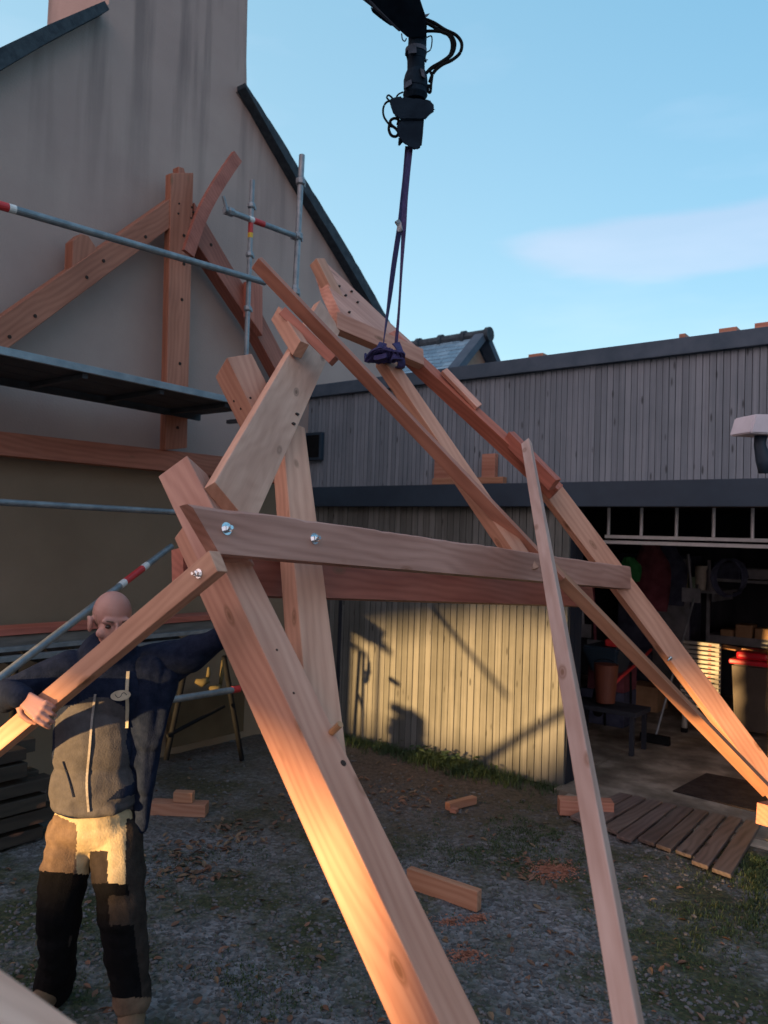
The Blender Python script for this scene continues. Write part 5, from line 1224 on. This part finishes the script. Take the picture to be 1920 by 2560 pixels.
ell(bm, chestc + V((0, 0, -.02)), (RT, FW, UP), (.14, .07, .12)); ell(bm, belly, (RT, FW, UP), (.13, .075, .20)); ell(bm, pel, (RT, FW, UP), (.12, .08, .10))
for a_, b_, c_, r_ in ((shR, elR, wrR, (.05, .042, .028)), (shL, elL, wrL, (.05, .042, .028))):
    caps(bm, chestc + V((0, 0, .06)), a_, .07, .055); caps(bm, a_, b_, r_[0], r_[1]); caps(bm, b_, c_, r_[1], r_[2])
for a_, b_, c_ in ((hipR, knR_, anR), (hipL, knL_, anL)):
    caps(bm, pel, a_, .07, .065); caps(bm, a_, b_, .065, .045); caps(bm, b_, c_, .045, .030); caps(bm, c_, V((c_.x + .01, c_.y - .08, .06)), .03, .025)
hand(bm, wrR, knR, V((-.05, -1, .45)), (.45, .75, .55), 1)
hand(bm, wrL, wrL + V((.05, -.03, .055)), V((-.6, -.6, .3)), (.3, .6, .4), -1)
fuse('body', bm, [M_SKIN], man, .0042, 2)
for s_ in (-1, 1):
    bm = bmesh.new(); ell(bm, H(.031 * s_, .080, .000), HX, (.012, .009, .008), 14)
    o = obj('eye', bm, newmat('eye_dark', (.035, .02, .016), .3)[0] if s_ < 0 else bpy.data.materials['eye_dark'], man, ID, smooth=True)
bm = bmesh.new()
for s_ in (-1, 1): caps(bm, H(.018 * s_, .091, .020), H(.044 * s_, .078, .022), .004, .003)
obj('eyebrows', bm, newmat('brow_hair', (.10, .06, .045), .8)[0], man, ID, smooth=True)
# close-cropped hair: a thin shell over the back and sides of the skull
bm = bmesh.new(); ell(bm, H(0, -.013, .029), HX, (.0758, .0938, .0858), 28)
kill = [f for f in bm.faces if (lambda q: q.dot(hf) > .035 - .25 * q.dot(hu) or q.dot(hu) < -.035)(f.calc_center_median() - hc)]
bmesh.ops.delete(bm, geom=kill, context='FACES'); obj('cropped_hair', bm, M_STUB, man, ID, smooth=True)
# jacket
def z6(x, y): return (x * .5243, 1400 + y * .5243)
GREY = [z6(*q) for q in ((262, 765), (330, 700), (440, 652), (520, 660), (590, 700), (615, 760), (600, 870), (640, 1060), (560, 1100), (510, 1150), (640, 1120), (660, 1215), (420, 1240), (240, 1200), (225, 1090), (262, 900))]
def inpoly(x, y, P_):
    c = False; n = len(P_)
    for i in range(n):
        x0, y0 = P_[i]; x1, y1 = P_[(i + 1) % n]
        if (y0 > y) != (y1 > y) and x < (x1 - x0) * (y - y0) / (y1 - y0) + x0: c = not c
    return c
def jp(c):
    x, y = pxof(c); return 1 if inpoly(x, y, GREY) and c.y < D + .06 else 0
def fold(c): return noise.noise(V((c.x * 7 + c.z * 5, c.y * 5, c.z * 9 - c.x * 4))) * .011 + noise.noise(V((c.x * 14 + c.z * 9, c.y * 8, c.z * 12 - c.x * 10))) * .006
bm = bmesh.new(); AX = (RT, FW, UP)
ell(bm, P(266, 1720, D + .03), AX, (.205, .135, .17), 22); ell(bm, P(240, 1850, D + .01), AX, (.178, .135, .22), 22); ell(bm, P(237, 1960, D), AX, (.178, .14, .15), 22)
caps(bm, P(150, 2016, D), P(325, 2024, D), .022, .022); caps(bm, P(196, 2020, D - .10), P(282, 2026, D - .10), .022, .022); ell(bm, P(238, 2002, D), AX, (.172, .135, .05), 22)
caps(bm, P(205, 1680, D + .02), P(335, 1674, D + .06), .072, .080)
caps(bm, neck + V((0, 0, -.075)), chestc + V((0, 0, .08)), .070, .12); ell(bm, P(292, 1664, D + .05), AX, (.10, .09, .042), 18)
caps(bm, shR, elR, .070, .058); caps(bm, elR, wrR + (wrR - elR).normalized() * .005, .060, .043); ell(bm, elR, AX, (.06, .06, .06))
caps(bm, shL, elL, .092, .072); caps(bm, elL, wrL, .078, .050); caps(bm, P(372, 1720, D + .09), P(452, 1668, D + .05), .06, .055)
fuse('jacket', bm, [M_NAVY, M_GREYJ], man, .0062, 5, fold, jp)
# the open outer flap of the jacket hanging on the far side
bm = bmesh.new()
fl = [(330, 1640), (395, 1640), (452, 1700), (440, 1735), (418, 1770), (408, 1860), (396, 1960), (372, 2070), (345, 2080), (338, 1960), (318, 1860), (310, 1740)]
c0_ = P(360, 1850, D + .06)
bm.free(); bm = bmesh.new()
for (x0, y0, r0, x1, y1, r1) in ((380, 1680, .08, 372, 1850, .055), (372, 1850, .055, 362, 1960, .045), (362, 1960, .045, 352, 2062, .03), (415, 1690, .055, 385, 1830, .04), (340, 1700, .06, 345, 1900, .04), (345, 1900, .04, 345, 2050, .02)):
    caps(bm, P(x0, y0, D + .02), P(x1, y1, D + .0), r0, r1, 1.0)
fuse('jacket_flap', bm, [M_NAVY], man, .0062, 4, lambda c: noise.noise(V((c.x * 22, c.y * 22, c.z * 4))) * .014)
def surf_strip(name, pts, w, mat, d, th=.004):
    bm = bmesh.new(); pp = spline([P(x, y, d if len(q_) < 1 else d) for (x, y), q_ in [((x, y), (1,)) for x, y in pts]], 5); rs = []
    # drop each point on the jacket
    out = []
    for p in pp:
        r = (p - CAM).normalized(); hit, loc, nor, _ = JK.ray_cast(CAM, r)
        out.append((loc - r * .004) if hit else p)
    for i, p in enumerate(out):
        dd = (out[min(i + 1, len(out) - 1)] - out[max(i - 1, 0)]).normalized(); s = dd.cross(FW).normalized()
        rs.append([bm.verts.new(p + s * w / 2 * a_ - FW * b_) for a_, b_ in ((-1, 0), (1, 0), (1, th), (-1, th))])
    for i in range(len(rs) - 1):
        for j in range(4): bm.faces.new((rs[i][j], rs[i][(j + 1) % 4], rs[i + 1][(j + 1) % 4], rs[i + 1][j]))
    bm.faces.new(rs[0]); bm.faces.new(rs[-1][::-1]); return obj(name, bm, mat, man)
bpy.context.view_layer.update()
JK_ob = [o for o in man.children if o.name.startswith('jacket') and 'flap' not in o.name][0]
class _J:
    def ray_cast(self, o, d):
        h, l, n, i = JK_ob.ray_cast(JK_ob.matrix_world.inverted() @ o, d); return h, (JK_ob.matrix_world @ l if h else None), n, i
JK = _J()
M_ZIP = noisy('pale_zip_tape', (.20, .18, .17), (.27, .25, .24), 90, .6)
surf_strip('zip', [z6(*q) for q in ((455, 640), (440, 760), (428, 900), (415, 1060), (424, 1200))], .009, M_ZIP, D)
M_CORD = noisy('pale_cord', (.40, .36, .27), (.48, .43, .33), 60, .8)
surf_strip('drawcord', [z6(*q) for q in ((612, 530), (606, 620), (608, 700), (605, 800))], .013, M_CORD, D)
surf_strip('pocket_seam', [z6(*q) for q in ((300, 960), (330, 1050), (350, 1130))], .004, M_NAVY, D)
# oval chest badge with a dark swoosh
r = (P(*z6(575, 646), D) - CAM).normalized(); hit, loc, nor, _ = JK.ray_cast(CAM, r); loc = loc or P(301, 1738, D - .13)
bn_ = -FW; bm = bmesh.new(); cv = loc - r * .016; vs = [bm.verts.new(cv + RT * .040 * math.cos(a_ * math.pi / 12) + UP * (.021 * math.sin(a_ * math.pi / 12) + .004 * math.cos(a_ * math.pi / 12))) for a_ in range(24)]
f = bm.faces.new(vs); bmesh.ops.solidify(bm, geom=[f], thickness=.003); bd = obj('badge', bm, noisy('pale_badge', (.70, .64, .50), (.78, .72, .58), 30, .8), man)
bm = bmesh.new(); pp = spline([cv - r * .004 + RT * a_ + UP * b_ for a_, b_ in ((-.022, .004), (-.012, -.008), (0, -.004), (.006, .008), (.016, .010), (.024, .002))], 5); tube(bm, pp, .0012, n=6); obj('badge_mark', bm, M_NAVY, bd)
# trousers
def tp(c):
    x, y = pxof(c); X, Y = x / .5243 + 7 * noise.noise(c * 8), (y - 1400) / .5243 + 10 * noise.noise(c * 6 + V((5, 5, 5)))
    left = X < (430 if Y < 1600 else 410)
    if c.y > D + .03: return 3 if Y < 1490 else 2
    if Y > 2060 and left or Y > 2085: return 1
    if Y > (1480 + (X - 200) * .10 if left else 1545):
        if left: return 2 if (Y < 1790 or Y > 1900) else (2 if X < 330 else 3)
        return 2 if ((X < 520 + (Y - 1545) * .02) or Y > 1745 or Y < 1600) and X < 610 + (Y - 1545) * .13 else 3
    if left and 1215 + max(0, X - 270) * .5 < Y and X < 365: return 1
    if not left and X < 515 and Y > 1385: return 3
    if X > 600 + (Y - 1200) * .0 and Y > 1235: return 3
    return 0
bm = bmesh.new()
ell(bm, P(238, 2065, D), AX, (.172, .128, .10), 20); ell(bm, P(238, 2035, D), AX, (.165, .125, .07), 20)
caps(bm, P(180, 2090, D), P(150, 2250, D - .03), .103, .088); caps(bm, P(150, 2250, D - .03), P(146, 2380, D + .03), .090, .076); caps(bm, P(146, 2380, D + .03), anR + V((0, 0, -.05)), .076, .080)
caps(bm, P(292, 2090, D), P(302, 2250, D - .07), .108, .096); caps(bm, P(302, 2250, D - .07), P(318, 2390, D - .06), .096, .084); caps(bm, P(318, 2390, D - .06), anL + V((0, 0, -.03)), .084, .078)
fuse('trousers', bm, [M_BEIGE, M_BROWN, M_BLACKC, M_DBROWN], man, .0065, 5, lambda c: noise.noise(c * 10) * .010 + noise.noise(V((c.x * 6, c.y * 6, c.z * 24))) * .008, tp)
for an_, sx in ((anR, -.02), (anL, .05)):
    bm = bmesh.new(); q = V((an_.x, an_.y, .07)); caps(bm, V((an_.x, an_.y, .24)), q, .052, .055); caps(bm, q, V((an_.x + sx, an_.y - .17, .055)), .055, .046); fuse('boot', bm, [M_SOLE], man, .007, 4)
